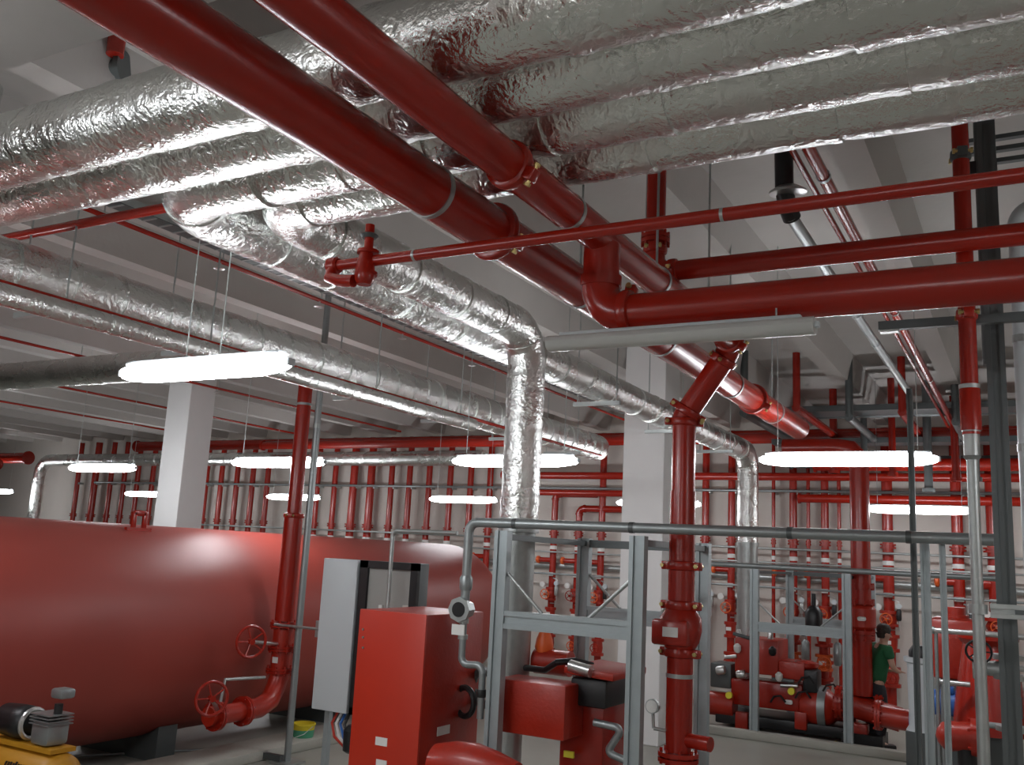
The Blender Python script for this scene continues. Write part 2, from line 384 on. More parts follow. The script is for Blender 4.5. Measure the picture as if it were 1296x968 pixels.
# riser D with valves
t = thing('fire_riser', 'large red riser with flanged check valve standing in front of the white column', 'riser', (XD, YD, 0))
def zD(y): return at(863, y, 'Y', YD).z
rD = .083
MB().cyl((XD, YD, zD(712)), (XD, YD, 2.66), rD, n=36).build('pipe_run', RED, t)
MB().cyl((XD, YD, zD(768)), (XD, YD, zD(716)), rD * 1.02, n=36).build('spool', RED, t)
for y in (716, 766, 826): coupling(t, (XD, YD, zD(y)), (0, 0, 1), rD, roll=1.4, L=.06)
vb = MB().lathe((XD, YD, zD(822)), (0, 0, 1), [(0, rD * 1.1), (.05, rD * 1.45), (.12, rD * 1.65), (.2, rD * 1.6), (.25, rD * 1.15), (.27, rD * 1.05)], 32).build('check_valve_body', RED, t)
MB().box((XD - .03, YD - .09, zD(800)), (.24, .1, .16), bev=.02).build('valve_cover', RED, vb)
MB().box((XD - .02, YD - .1425, zD(799)), (.1, .004, .06)).build('rating_label', WHITE, vb)
MB().lathe((XD, YD, .32), (0, 0, 1), [(0, .07), (.5, .07), (.85, rD), (zD(832) - .32, rD)], 32).build('reducer_run', RED, t)
band(t, (XD, YD, zD(855)), (0, 0, 1), rD)
flange(t, (XD, YD, zD(958)), (0, 0, 1), .075, R=1.7, L=.06)
MB().cyl((XD, YD, zD(935)), (XD + .22, YD - .05, zD(935)), .045, n=20).build('side_branch', RED, t)
flange(t, (XD, YD, .05), (0, 0, 1), .08, R=1.6, L=.08)
MB().cyl((XD, YD, .08), (XD, YD, .34), .07, n=28).build('foot', RED, t)
g = MB().cyl((XD - .16, YD - .06, zD(897)), (XD - .16, YD - .03, zD(897)), .045, n=24).cyl((XD - .16, YD - .045, zD(897)), (XD - .15, YD - .045, zD(925)), .01, n=10).cyl((XD - .15, YD - .045, zD(925)), (XD, YD, zD(928)), .012, n=10).build('gauge', GALV, t)
MB().cyl((XD - .16, YD - .062, zD(897)), (XD - .16, YD - .0602, zD(897)), .038, n=24).build('gauge_face', WHITE, g)
# E branch: drops off the slim main, elbow, runs right
YE = 3.74
t = thing('branch_pipe', 'large red branch pipe running right from an elbow at centre', 'pipe', (XB, YE, 3.275))
pipe('', '', [(XB, YE, ZB - .03), (XB, YE, 3.275), (2.6, YE, 3.275)], .083, bend=.135, root=t, fit=False, n=36)
coupling(t, (XB + .135, YE, 3.275), (1, 0, 0), .083, roll=1.25)
MB().lathe((XB, YE, 3.275 + .13), (0, 0, 1), [(0, .087), (0, .095), (.05, .095), (.05, .087)], 32).build('collar', RED, t)
for x in (1.5,): band(t, (x, YE, 3.275), (1, 0, 0), .083)
coupling(t, (1.2, YE, 3.275), (1, 0, 0), .083, roll=.3)
# F branch
t = thing('branch_pipe', 'middle red branch pipe dropping from the ceiling then running right', 'pipe', (-1.8, 4.78, 3.795))
pipe('', '', [(-1.8, 4.78, ZT), (-1.8, 4.78, 3.795), (2.6, 4.78, 3.795)], .055, bend=.09, root=t, fit=False, n=28)
coupling(t, (-1.8 + .11, 4.78, 3.795), (1, 0, 0), .055, roll=.4); coupling(t, (-1.8, 4.78, 3.93), (0, 0, 1), .055, roll=.2)
flange(t, (-1.8, 4.78, 3.99), (0, 0, 1), .055, R=1.5, L=.05)
# T thin pipe with valve assembly
t = thing('branch_pipe', 'thin red pipe crossing in front of both mains, ending in a small valve at left', 'pipe', (-2.62, 3.04, 3.4))
MB().cyl((-2.6, 3.04, 3.4), (2.6, 3.04, 3.4), .024, n=24).build('pipe_run', RED, t)
for x in (-2.2, -.9): band(t, (x, 3.04, 3.4), (1, 0, 0), .024, w=.012)
MB().lathe((-2.66, 3.04, 3.4), (1, 0, 0), [(0, .03), (.01, .038), (.05, .038), (.06, .03)], 20).build('union_fitting', RED, t)
MB().tube([V((-2.63, 3.04, 3.4)), V((-2.63, 3.02, 3.34)), V((-2.56, 3.0, 3.315)), V((-2.48, 3.0, 3.305))], .027, 20).build('elbow', RED, t)
vv = MB().lathe((-2.44, 3.02, 3.29), (0, 0, 1), [(0, .03), (.02, .042), (.05, .045), (.09, .038), (.14, .03)], 20).build('valve_body', RED, t)
for z in (3.335, 3.43): MB().lathe((-2.44, 3.03, z), (0, 0, 1), [(0, .048), (.014, .048)], 20).build('valve_flange', RED, t)
MB().cyl((-2.44, 3.03, 3.43), (-2.44, 3.03, 3.56), .02, n=20).build('riser_nipple', RED, t)
MB().lathe((-2.44, 3.03, 3.5), (0, 0, 1), [(0, .03), (.012, .04), (.02, .03)], 20).build('union', DARKM, t)
# thin conduit / pipes overhead along the depth
def ylabel_pipe(name, label, X, Z, y0, y1, r, m=RED, cat='pipe', n=16, clamps=()):
    t = thing(name, label, cat, (X, y0, Z)); MB().cyl((X, y0, Z), (X, y1, Z), r, n=n).build('pipe_run', m, t)
    for y in clamps: band(t, (X, y, Z), (0, 1, 0), r * 1.1, w=.03)
    return t
yk = at(1000, 262, 'X', -1.09).y; yk1 = at(1150, 490, 'X', -1.09).y; zk = 4.1
t = ylabel_pipe('conduit_pipe', 'dark steel pipe running away at right with a bright lit end', -1.09, zk, yk, yk1, .034, GPIPE, clamps=(yk + 2.2, yk + 3.2))
MB().tube([V((-1.09, yk + .04, zk)), V((-1.1, yk - .03, zk + .05)), V((-1.11, yk - .05, zk + .14)), V((-1.12, yk - .05, ZT))], .05, 18).build('drop_pipe', BLACK, t)
MB().lathe((-1.09, yk - .05, zk + .1), (0, -.1, 1), [(0, .05), (.01, .1), (.022, .1), (.05, .055)], 24).build('cowl', STEEL, t)
ylabel_pipe('sprinkler_pipe', 'red sprinkler pipe running away overhead at right, the thicker of the two', -.92, 4.32, 2.0, 16.0, .034, clamps=(5, 8, 11))
ylabel_pipe('sprinkler_pipe', 'thin red sprinkler pipe running away overhead at right, the slimmer of the two', -1.02, 4.36, 2.0, 16.0, .018)
ylabel_pipe('sprinkler_pipe', 'thin red pipe fastened below the large diagonal foil duct at left', -5.6, 3.71, -1, 12.8, .02)
def sprinkler_line(label, X, Z, y0, y1, ys):
    t = ylabel_pipe('sprinkler_pipe', label, X, Z, y0, y1, .02, clamps=())
    for y in ys:
        h = MB().lathe((X, y, Z - .075), (0, 0, 1), [(0, .035), (.006, .05), (.02, .012), (.075, .012)], 14).build('sprinkler_head', STEEL, t)
        MB().cyl((X, y + .03, Z), (X, y + .03, ZT), .006, n=6).build('hanger_rod', GALV, t)
    return t
sprinkler_line('thin red sprinkler pipe with hanging heads under the ceiling above the big lamp', -6.03, 4.55, 2.5, 15.5, (3.2, 4.3, 5.5, 6.8, 8.2, 9.7, 11.2))
def angX(q, H): r = (at(q[0], q[1], 'Z', 2.2 + H)); return r.x
sprinkler_line('thin red sprinkler pipe left of the foil branch duct, highest of the pair', angX((40, 436), 2.35), 4.55, 1.5, 15.5, (5.5, 8, 10.5))
sprinkler_line('thin red sprinkler pipe passing behind the left white column top', angX((140, 502), 2.35), 4.55, 1.5, 15.5, (6, 9, 12))
sprinkler_line('thin red sprinkler pipe farthest left above the far wall', angX((60, 518), 2.35), 4.55, 1.5, 15.5, (8, 11))
t = thing('cable_tray', 'grey perforated cable tray running under the ceiling beside the thin sprinkler pipe', 'tray', (-5.86, 3, 4.62))
MB().box((-5.86, 9.2, 4.6), (.16, 12.6, .012)).build('tray_floor', DARKM, t)
for s in (-1, 1): MB().box((-5.86 + s * .08, 9.2, 4.63), (.01, 12.6, .06)).build('tray_rail', GALV, t)
rb = MB()
for i in range(84): rb.box((-5.86, 2.95 + i * .15, 4.592), (.15, .02, .01))
o = rb.build('tray_rungs', GALV, t); o['kind'] = 'stuff'
for i, (dx, dy) in enumerate(((-.05, 0), (.0, .02), (.05, 0))):
    MB().tube([V((-5.86 + dx + .01 * math.sin(j * 1.3 + i), 3 + j * .6, 4.62 + .008)) for j in range(21)], .012, 8).build('cable', BLACK, t)
pipe('branch_pipe', 'dark red pipe crossing level under the ceiling at upper left', [(-6.6, 3.92, 4.3), (-4.2, 3.92, 4.3)], .034)
# upper left dark valve behind the first duct
t = thing('damper_valve', 'dark valve and red stub showing above the nearest foil duct at upper left', 'valve', (-4.75, 3.1, 4.5))
q = at(128, 75, 'Y', 3.2)
MB().lathe(q + V((-.12, 0, -.02)), (1, .5, 0), [(0, .08), (.03, .1), (.03, .06), (.09, .085), (.14, .06), (.2, .06), (.2, .1), (.23, .1)], 24).build('valve_body', DARKM, t)
MB().cyl(q + V((.12, 0, 0)), q + V((.12, 0, .55)), .05, n=20).build('stub_pipe', RED, t)
MB().cyl(q + V((0, 0, .05)), q + V((0, 0, .3)), .03, n=12).build('spindle', BLACK, t)
MB().cyl(q + V((-.1, 0, .0)), q + V((-.1, 0, .62)), .012, n=8).build('hanger_rod', DARKM, t)
# hangers (pairs of rods on a strut trapeze)
def hanger(label, X, Y, z, w, alongX=True, group='trapeze hangers'):
    t = thing('pipe_hanger', label, 'hanger', (X, Y, z), group)
    dx, dy = ((w / 2, 0) if alongX else (0, w / 2))
    MB().box((X, Y, z - .02), (w + .08 if alongX else .04, .04 if alongX else w + .08, .04)).build('strut_bar', GALV, t)
    for s in (-1, 1): MB().cyl((X + s * dx, Y + s * dy, z - .04), (X + s * dx, Y + s * dy, ZT), .007, n=8).build('threaded_rod', GALV, t)
for i, y in enumerate((3.9, 5.2, 7.4, 9.0, 10.6, 12.2)):
    hanger('thin rod hanger carrying the large diagonal foil duct, %s from the left edge' % ORD[i], -5.96, y, 3.7, .5)
for i, (y, l) in enumerate(((8.4, 'between the vertical foil duct and the white column'), (10.4, 'just before the white column'), (12.4, 'beyond the white column'))):
    hanger('rod hanger under the receding foil duct, ' + l, -3.74, y, 3.73, .42)
def clevis(label, X, Y, Z, r):
    t = thing('pipe_hanger', label, 'hanger', (X, Y, Z + r), 'clevis hangers on the red mains')
    MB().lathe((X, Y - .012, Z), (0, 1, 0), [(0, r * 1.02), (0, r * 1.07), (.024, r * 1.07), (.024, r * 1.02)], 28, caps=False).build('ring', GALV, t)
    MB().cyl((X, Y, Z + r), (X, Y, ZT), .007, n=8).build('threaded_rod', GALV, t)
for i, y in enumerate((4.35, 5.3, 7.2, 8.6)): clevis('rod hanger ringed round the thickest red main, %s beyond the unlit lamp' % ORD[i], XA, y, ZA, RA)
for i, y in enumerate((4.45, 5.35)): clevis('rod hanger ringed round the slimmer red main, %s beyond the unlit lamp' % ORD[i], XB, y, ZB, RB)
# ------------------------------------------------------------------ far wall
YW = 16.78
def wall_riser(px, r, lab, ztop=4.62, zbot=.12, top='straight', valve=False, seed=0):
    p = at(px, 655, 'Y', YW); X = p.x
    t = thing('wall_riser', lab, 'riser', (X, YW, 0), 'red risers along the far wall')
    if top == 'elbow':
        pipe('', '', [(X, YW, zbot), (X, YW, ztop), (X + .9, YW, ztop)], r, bend=r * 1.7, root=t, fit=True, n=16, elbow_fit='c')
    else: MB().cyl((X, YW, zbot), (X, YW, ztop), r, n=16).build('pipe_run', RED, t)
    MB().lathe((X, YW, 2.33), (0, 0, 1), [(0, r), (0, r * 1.1), (.07, r * 1.1), (.07, r)], 16).build('white_band', WHITE, t)
    MB().lathe((X, YW, 2.6), (0, 0, 1), [(0, r), (0, r * 1.45), (.03, r * 1.45), (.03, r * 1.15), (.05, r * 1.15), (.05, r * 1.45), (.08, r * 1.45), (.08, r)], 16).build('coupling', RED, t)
    MB().box((X, YW + .06 if r > .05 else YW + .1, 3.5), (r * 2.6, .16, .05)).build('wall_clamp', GALV, t)
    if valve:
        z = 1.35
        b = MB().lathe((X, YW - .01, z), (0, 0, 1), [(0, r * 1.7), (.04, r * 1.7), (.04, r * 1.2), (.12, r * 1.5), (.2, r * 1.2), (.2, r * 1.7), (.25, r * 1.7)], 18).build('valve_body', RED2, t)
        handwheel(t, (X - .02, YW - .26, z + .12), (0, 1, .1), .09, m=ORANGE if seed % 2 else RED)
        MB().cyl((X, YW, z + .12), (X - .02, YW - .25, z + .12), .025, n=10).build('spindle', STEEL, t)
        MB().lathe((X, YW - .01, .95), (0, 0, 1), [(0, r * 1.7), (.05, r * 1.7), (.05, r * 1.25), (.22, r * 1.4), (.22, r * 1.7), (.27, r * 1.7)], 18).build('alarm_valve', RED2, t)
        MB().lathe((X, YW - .01, .4), (0, 0, 1), [(0, r * 1.8), (.05, r * 1.8), (.05, r * 1.3), (.15, r * 1.5), (.26, r * 1.3), (.26, r * 1.8), (.31, r * 1.8)], 18).build('gate_valve', RED2, t)
        handwheel(t, (X + .03, YW - .24, .55), (0, 1, .1), .08, m=RED if seed % 2 else ORANGE)
        MB().box((X - .01, YW - r * 1.6, 1.1), (.09, .01, .06)).build('tag_plate', WHITE, t)
        MB().cyl((X - .16, YW - .1, 1.65), (X - .16, YW - .06, 1.65), .055, n=18).build('gauge', WHITE, t)
        MB().tube([V((X + .02, YW - .08, 1.3)), V((X + .16, YW - .1, 1.3)), V((X + .16, YW - .1, 1.75)), V((X + .06, YW - .08, 1.78))], .012, 8).build('trim_tube', STEEL, t)
        MB().lathe((X + .16, YW - .12, 1.45), (0, 0, 1), [(0, .03), (.03, .04), (.16, .04), (.19, .02)], 12).build('retard_chamber', BLACK if seed % 3 else GALV, t)
        MB().cyl((X + .16, YW - .15, 1.68), (X + .16, YW - .1, 1.68), .045, n=16).build('gauge', PANEL, t)
        MB().box((X, YW - r - .01, 1.85), (r * 1.6, .01, .07)).build('tag_plate', WHITE, t)
        MB().cyl((X, YW, 2.12), (X - .28, YW, 2.12), r * .75, n=14).build('tee_branch', RED, t)
        MB().lathe((X - .36, YW, 2.12), (1, 0, 0), [(0, r * .7), (.02, r * 1.1), (.06, r * 1.1), (.08, r * .7)], 14).build('branch_cap', ORANGE, t)
    return t
segs = [([92, 114, 134, 151, 168, 187], 'counting from the left edge toward the left white column'),
        ([256, 275, 295, 315, 334], 'counting right from the left white column'),
        ([398, 420, 444, 466, 492, 515, 540], 'counting right from the grey conduit above the tank'),
        ([567, 593, 618], 'counting left to right just before the vertical foil duct'),
        ([702, 733, 762], 'counting left to right between foil duct and front white column'),
        ([893, 926], 'counting right from the large check valve riser'),
        ([979, 1004, 1023, 1044, 1062], 'counting right from the far vertical foil duct'),
        ([1123, 1211, 1259], 'counting right from the far red pump riser')]
nr = 0
for pxs, txt in segs:
    for i, px in enumerate(pxs):
        r = .088 if px in (114, 444, 466, 1123, 1211) else (.13 if px == 1259 else (.032 if px in (979, 1023, 1062) else .066))
        top = 'elbow' if px in (702, 733) else 'straight'; zt = {702: 3.42, 733: 3.14}.get(px, 4.62)
        wall_riser(px, r, '%s red wall riser, %s' % (ORD[i], txt), ztop=zt, top=top, valve=px > 560 and r > .05, seed=nr); nr += 1
# grey conduits along the wall
def xpipe(name, label, x0, x1, Y, Z, r, m, cat='pipe', n=12):
    t = thing(name, label, cat, (x0, Y, Z)); MB().cyl((x0, Y, Z), (x1, Y, Z), r, n=n).build('pipe_run', m, t)
    for s in (0, 1): MB().lathe((x0 if s == 0 else x1, Y, Z), (1, 0, 0), [(-.02, r * 1.25), (.02, r * 1.25)], n).build('end_fitting', m, t)
    return t
xpipe('wall_conduit', 'upper grey conduit crossing the far wall risers', -19, .5, 16.6, 2.52, .02, GALV)
xpipe('wall_conduit', 'lower grey conduit crossing the far wall risers', -19, .5, 16.62, 2.28, .018, GALV)
xpipe('wall_conduit', 'grey conduit crossing the far wall below the orange branch caps', -11, .5, 16.6, 1.86, .02, GPIPE)
xpipe('wall_strut', 'grey strut rail high on the far wall behind the lamps', -22, .5, 16.62, 3.52, .025, GPIPE)
xpipe('wall_strut', 'brownish cable duct low on the far wall behind the valves', -11, .5, 16.92, 2.02, .06, GALV)
# red headers under the ceiling at the far side
def header(label, x0, x1, Y, Z, r): return xpipe('header_pipe', label, x0, x1, Y, Z, r, RED, n=20)
header('thick dark red header under the ceiling along the far wall, upper one', -20, .8, 16.2, 4.42, .12)
header('red header just above the long horizontal foil duct', -15, 1.2, 15.5, 4.3, .09)
header('red header high along the far wall behind the columns', -9.3, 1.2, 16.4, 3.75, .07)
header('bright red header below the others, seen left of the front white column', -9.3, -6.4, 16.45, 3.42, .06)
header('slim red header over the far right risers', -3.4, 1.2, 16.1, 3.36, .07)
header('lower red header over the far right risers', -3.1, 1.2, 15.9, 3.9, .1)
header('red header at far left in the dark corner', -29, -22.6, 15.0, 4.0, .14)
header('second red header at far left in the dark corner', -29, -22.6, 14.2, 3.75, .12)
header('dark grey pipe crossing level high at the far right, upper one', -3.6, 1.2, 14.2, 4.5, .1)
header('grey black pipe crossing level high at the far right, lower one', -3.6, 1.2, 16.4, 4.0, .1)
for o in bpy.data.objects:
    if o.get('label', '').startswith(('dark grey pipe crossing', 'grey black pipe crossing')):
        for c_ in o.children: c_.data.materials[0] = DARKM
for i in range(5):
    X = -3.3 + i * .62; xy = 15.6 + .12 * (i % 2)
    t = thing('depth_pipe', '%s dark pipe running in depth under the far right ceiling, counted from the left' % ORD[i], 'pipe', (X, 12, 4.2 + .1 * (i % 2)))
    MB().cyl((X, 12.2 + .3 * i, 4.2 + .1 * (i % 2)), (X, 15.3, 4.2 + .1 * (i % 2)), .055, n=14).build('pipe_run', (DARKM, RED)[i % 2], t)
    MB().cyl((X, 12.24 + .3 * i, 4.2 + .1 * (i % 2)), (X, 12.24 + .3 * i, ZT), .05, n=14).build('drop_pipe', (DARKM, RED)[i % 2], t)
t = thing('cable_tray', 'dark cable tray crossing high at the far right', 'tray', (-1.5, 14.8, 4.2))
MB().box((-1.3, 15.2, 4.15), (4.6, .4, .02)).build('tray_floor', DARKM, t)
for s in (-1, 1): MB().box((-1.3, 15.2 + s * .2, 4.18), (4.6, .012, .08)).build('tray_rail', DARKM, t)
t2 = thing('cable_tray', 'second dark cable tray, just nearer and lower at the far right', 'tray', (-1.5, 13.6, 4.0))
MB().box((-1.0, 13.7, 4.4), (4.0, .5, .02)).build('tray_floor', DARKM, t2)
for s in (-1, 1): MB().box((-1.0, 13.7 + s * .25, 4.43), (4.0, .012, .08)).build('tray_rail', DARKM, t2)
for i, (X, Y, z0, z1, r, mm) in enumerate(((-2.7, 15.3, 3.7, ZT, .06, RED), (-2.2, 15.0, 3.5, ZT, .05, DARKM), (-1.75, 14.6, 3.6, ZT, .05, RED), (-1.3, 14.9, 3.4, ZT, .06, DARKM), (-.9, 14.3, 3.5, ZT, .05, RED), (-.6, 13.2, 3.4, ZT, .05, DARKM))):
    t = thing('drop_pipe', '%s vertical pipe stub, counting left to right, in the dark pipework high at right' % ORD[i], 'pipe', (X, Y, z0), 'dark vertical stubs high at right')
    MB().cyl((X, Y, z0), (X, Y, ZT), r, n=14).build('pipe_run', mm, t); MB().lathe((X, Y, z0), (0, 0, 1), [(0, r * 1.5), (.05, r * 1.5)], 14).build('flange', mm, t)
# ------------------------------------------------------------------ storage tank
tx, tz, tR = -8.24, 1.239, 1.063
t = thing('storage_tank', 'huge red cylindrical water tank lying at left', 'tank', (tx, 8, 0))
prof = []
y0, y1, dome = 2.6, 12.75, .62
for i in range(13): a = PI / 2 * i / 12; prof.append((y0 - dome * math.cos(a), max(.01, tR * math.sin(a))))
prof += [(y0 + .02, tR)]
for i in range(13): a = PI / 2 * (1 - i / 12); prof.append((y1 + dome * math.cos(a), max(.01, tR * math.sin(a))))
MB().lathe((tx, 0, tz), (0, 1, 0), prof, 96).build('tank_shell', TANKR, t)
lug = at(175, 668, 'X', tx + .35)
lz = tz + math.sqrt(tR**2 - .35**2)
mb = MB(); mb.box((tx + .35, lug.y, lz + .0), (.04, .3, .05))
for s in (-1, 1): mb.box((tx + .35, lug.y + s * .065, lz + .09), (.03, .05, .19), bev=.008)
mb.box((tx + .35, lug.y, lz + .17), (.03, .15, .06), bev=.01).build('lifting_lug', RED, t)
for y in (4.2, 7.0, 9.8, 12.4):
    mb = MB(); n = 14; o0 = 0
    for yy in (y - .12, y + .12):
        for i in range(n + 1):
            a = math.radians(-90 - 32 + 64 * i / n); mb.v.append(V((tx + (tR + .004) * math.cos(a), yy, tz + (tR + .004) * math.sin(a))))
        mb.v.append(V((tx + .56, yy, .0))); mb.v.append(V((tx - .56, yy, .0)))
    m_ = n + 3; mb.f.append(list(range(m_))); mb.f.append([m_ + i for i in range(m_)][::-1])
    for i in range(m_): j = (i + 1) % m_; mb.f.append([i, j, m_ + j, m_ + i])
    mb.build('saddle', DARKM, t, smooth=False)
tag(MB().box((tx + 1.02, 8.2, .05), (.5, 11.4, .1), bev=.01).build('floor_plinth', PLINTH), 'long low concrete plinth at the foot of the red tank', 'plinth')
# tank riser L with valves
XLr, YLr = -6.93, 7.72
t = thing('tank_riser', 'tall red riser with valves feeding the tank, beside a grey conduit', 'riser', (XLr, YLr, 0))
def zL(y): return at(355, y, 'Y', YLr).z
MB().cyl((XLr, YLr, zL(655)), (XLr, YLr, 4.35), .078, n=28).build('upper_pipe', RED, t)
MB().cyl((XLr, YLr, zL(785)), (XLr, YLr, zL(650)), .1, n=28).build('lower_pipe', RED, t)
MB().lathe((XLr, YLr, 4.35), (0, 0, 1), [(0, .09), (.03, .09), (.06, .07), (.075, .01)], 24).build('cap', RED, t)
coupling(t, (XLr, YLr, zL(652)), (0, 0, 1), .09, roll=.4)
band(t, (XLr, YLr, zL(513)), (0, 0, 1), .08)
flange(t, (XLr, YLr, zL(790)), (0, 0, 1), .095, R=1.5)
MB().cyl((XLr, YLr, zL(860)), (XLr, YLr, zL(795)), .1, n=24).build('valve_body', RED2, t)
flange(t, (XLr, YLr, zL(820)), (0, 0, 1), .095, R=1.5); flange(t, (XLr, YLr, zL(848)), (0, 0, 1), .095, R=1.5)
MB().box((XLr + .02, YLr - .105, zL(834)), (.07, .006, .06)).build('tag_plate', WHITE, t)
MB().tube([V((XLr, YLr, zL(856))), V((XLr, YLr - .03, zL(868))), V((XLr + .01, YLr - .12, zL(885))), V((XLr + .02, YLr - .28, zL(892))), V((XLr + .02, YLr - .5, zL(893)))], .1, 24).build('elbow', RED2, t)
flange(t, (XLr + .02, YLr - .5, zL(893)), (0, 1, 0), .095, R=1.5)
MB().cyl((XLr + .02, YLr - .95, zL(893)), (XLr + .02, YLr - .5, zL(893)), .09, n=24).build('lower_valve', RED2, t)
flange(t, (XLr + .02, YLr - .86, zL(893)), (0, 1, 0), .095, R=1.5)
h1 = at(318, 812, 'X', XLr + .12); handwheel(t, h1, (1, -.4, 0), .15)
MB().cyl(h1, (XLr, YLr - .02, zL(815)), .02, n=10).build('spindle', STEEL, t)
h2 = at(268, 884, 'X', XLr + .2); handwheel(t, h2, (1, -.4, 0), .15)
MB().cyl(h2, (XLr + .02, YLr - .8, zL(893)), .02, n=10).build('spindle', STEEL, t)
q1 = at(335, 857, 'X', XLr + .13); q2 = at(285, 860, 'X', XLr + .13); q3 = at(279, 888, 'X', XLr + .13)
MB().tube([q1, q2, q3], .016, 12).build('drain_pipe', GALV, t)
# grey conduit post beside it
t = thing('conduit_post', 'grey steel post standing beside the tank riser from floor to ceiling', 'post', (-6.72, 7.72, 0))
MB().cyl((-6.72, 7.72, .02), (-6.72, 7.72, 4.95), .036, n=20).build('post', GPIPE, t)
MB().box((-6.72, 7.72, .012), (.26, .26, .02)).build('base_plate', GALV, t)
MB().box((-7.05, 7.66, .05), (.62, .05, .06)).build('floor_bracket', DARKM, t)
for z in (3.45, 4.3): band(t, (-6.72, 7.72, z), (0, 0, 1), .038, w=.05)
s = at(405, 796, 'Y', 7.6)
o = MB().cyl((XLr - .0, 7.58, s.z), (s.x + .02, 7.58, s.z), .014, n=10).build('clamp_arm', GALV, t)
MB().box((s.x, 7.6, s.z), (.08, .05, .16)).build('clamp_plate', GALV, t)
# floor cables, bucket
p0 = at(5, 962, 'Z', .02); p1 = at(335, 945, 'Z', .02)
tag(MB().tube([p0, p0.lerp(p1, .5) + V((0, .05, 0)), p1], .012, 8).build('floor_conduit', GPIPE), 'thin grey conduit lying on the floor in front of the tank', 'conduit')
bp = at(382, 944, 'Z', 0)
t = thing('bucket', 'yellow plastic bucket with green band on the floor beside the tank', 'bucket', bp)
MB().lathe(bp, (0, 0, 1), [(0, .1), (.22, .125), (.225, .132), (.245, .132), (.245, .12), (.03, .095), (.03, .01)], 28).build('bucket_body', YELB, t)
MB().lathe(bp, (0, 0, 1), [(.07, .1095), (.07, .1105), (.18, .123), (.18, .122)], 28, caps=False).build('green_band', GREENB, t)
MB().tube([bp + V((-.13, 0, .22)), bp + V((-.08, -.12, .14)), bp + V((.02, -.16, .11)), bp + V((.1, -.1, .15)), bp + V((.13, 0, .22))], .004, 6).build('handle', STEEL, t)
# ------------------------------------------------------------------ compressor
cr = at(90, 945, 'Y', 4.6); cx, cy = cr.x, 4.6; cz = at(45, 925, 'Y', 4.42).z - .34
t = thing('air_compressor', 'yellow air compressor with black motor at the bottom left corner', 'compressor', (cx - .45, cy, 0))
MB().lathe((cx - .95, cy, cz), (1, 0, 0), [(0, .02), (.03, .12), (.08, .17), (.12, .18), (.83, .18), (.88, .17), (.93, .12), (.95, .02)], 36).build('air_tank', YEL, t)
mb = MB()
rr = random.Random(3)
xx = cx - .46
for i in range(9): mb.box((xx + i * .028, cy - .163, cz + .085 + rr.uniform(-.004, .004)), (.017, .004, rr.choice((.028, .04, .03))), Matrix.Rotation(-.45, 3, 'X'))
mb.build('black_lettering', BLACK, t)
for sx in (-.8, -.15):
    for sy in (-.13, .13): MB().cyl((cx + sx, cy + sy, 0), (cx + sx, cy + sy * .8, cz - .1), .018, n=10).build('leg', YEL, t)
MB().box((cx - .5, cy, cz + .195), (.85, .2, .03)).build('mount_plate', YEL, t)
m0 = at(30, 905, 'Y', cy)
MB().lathe((m0.x - .22, cy, cz + .33), (1, 0, 0), [(0, .06), (.03, .11), (.2, .12), (.28, .12), (.32, .09), (.34, .05)], 28).build('motor', BLACK, t)
MB().torus((m0.x + .12, cy, cz + .33), (1, 0, 0), .1, .018).build('drive_ring', STEEL, t)
pm = at(66, 905, 'Y', cy)
mb = MB().box((pm.x, cy, cz + .3), (.2, .18, .17), bev=.03)
for i in range(4): mb.box((pm.x, cy, cz + .36 + i * .022), (.22, .2, .008))
mb.build('pump_head', GPIPE, t)
ft = at(80, 877, 'Y', cy)
MB().cyl((pm.x + .06, cy, cz + .38), (pm.x + .06, cy, cz + .5), .03, n=14).build('intake_pipe', BLACK, t)
MB().box((ft.x, cy, ft.z), (.13, .12, .07), bev=.02).build('air_filter', GPIPE, t)
# ------------------------------------------------------------------ control cabinet
yc = 6.5
a0 = at(412, 706, 'Y', yc); a1 = at(455, 709, 'Y', yc); a2 = at(531, 713, 'Y', yc); zb = at(395, 896, 'Y', yc).z; zt = a0.z
t = thing('control_cabinet', 'pale grey control cabinet with dark glazed door behind the red cabinet', 'cabinet', ((a0.x + a2.x) / 2, yc, 0))
W = a2.x - a0.x; xm = (a0.x + a2.x) / 2; zm = (zt + zb) / 2; Hh = zt - zb
MB().box((xm, yc + .085, zm), (W, .13, Hh), bev=.008).build('body', DARKM, t)
wl = a1.x - a0.x
MB().box((a0.x + wl / 2, yc, zm), (wl, .04, Hh), bev=.008).build('pale_door', PANEL, t)
dr = MB(); xd0 = a1.x + .03; xd1 = a2.x
dr.box(((xd0 + .04), yc, zm), (.08, .04, Hh)).box((xd1 - .035, yc, zm), (.07, .04, Hh)).box(((xd0 + xd1) / 2, yc, zt - .03), (xd1 - xd0, .04, .06)).box(((xd0 + xd1) / 2, yc, zb + .03), (xd1 - xd0, .04, .06))
do = dr.build('glazed_door', BLACK, t)
MB().box(((xd0 + xd1) / 2, yc + .012, zm), (xd1 - xd0 - .1, .008, Hh - .08)).build('window', GLASSY, do)
wz = at(500, 775, 'Y', yc).z
MB().box((at(482, 775, 'Y', yc).x, yc - .005, wz + .01), (.035, .02, .08)).build('switch', WHITE, do)
MB().box((at(517, 768, 'Y', yc).x, yc - .005, wz + .02), (.1, .02, .09)).build('meter_box', WALLM, do)
MB().cyl((at(517, 783, 'Y', yc).x, yc - .03, wz - .04), (at(517, 783, 'Y', yc).x, yc, wz - .04), .05, n=18).build('dial', DARKM, do)
for x in (a0.x + .04, xm + .1, a2.x - .06): MB().box((x, yc + .17, zb / 2), (.05, .05, zb)).build('leg', STRUT, t)
lx = at(425, 915, 'Y', yc).x
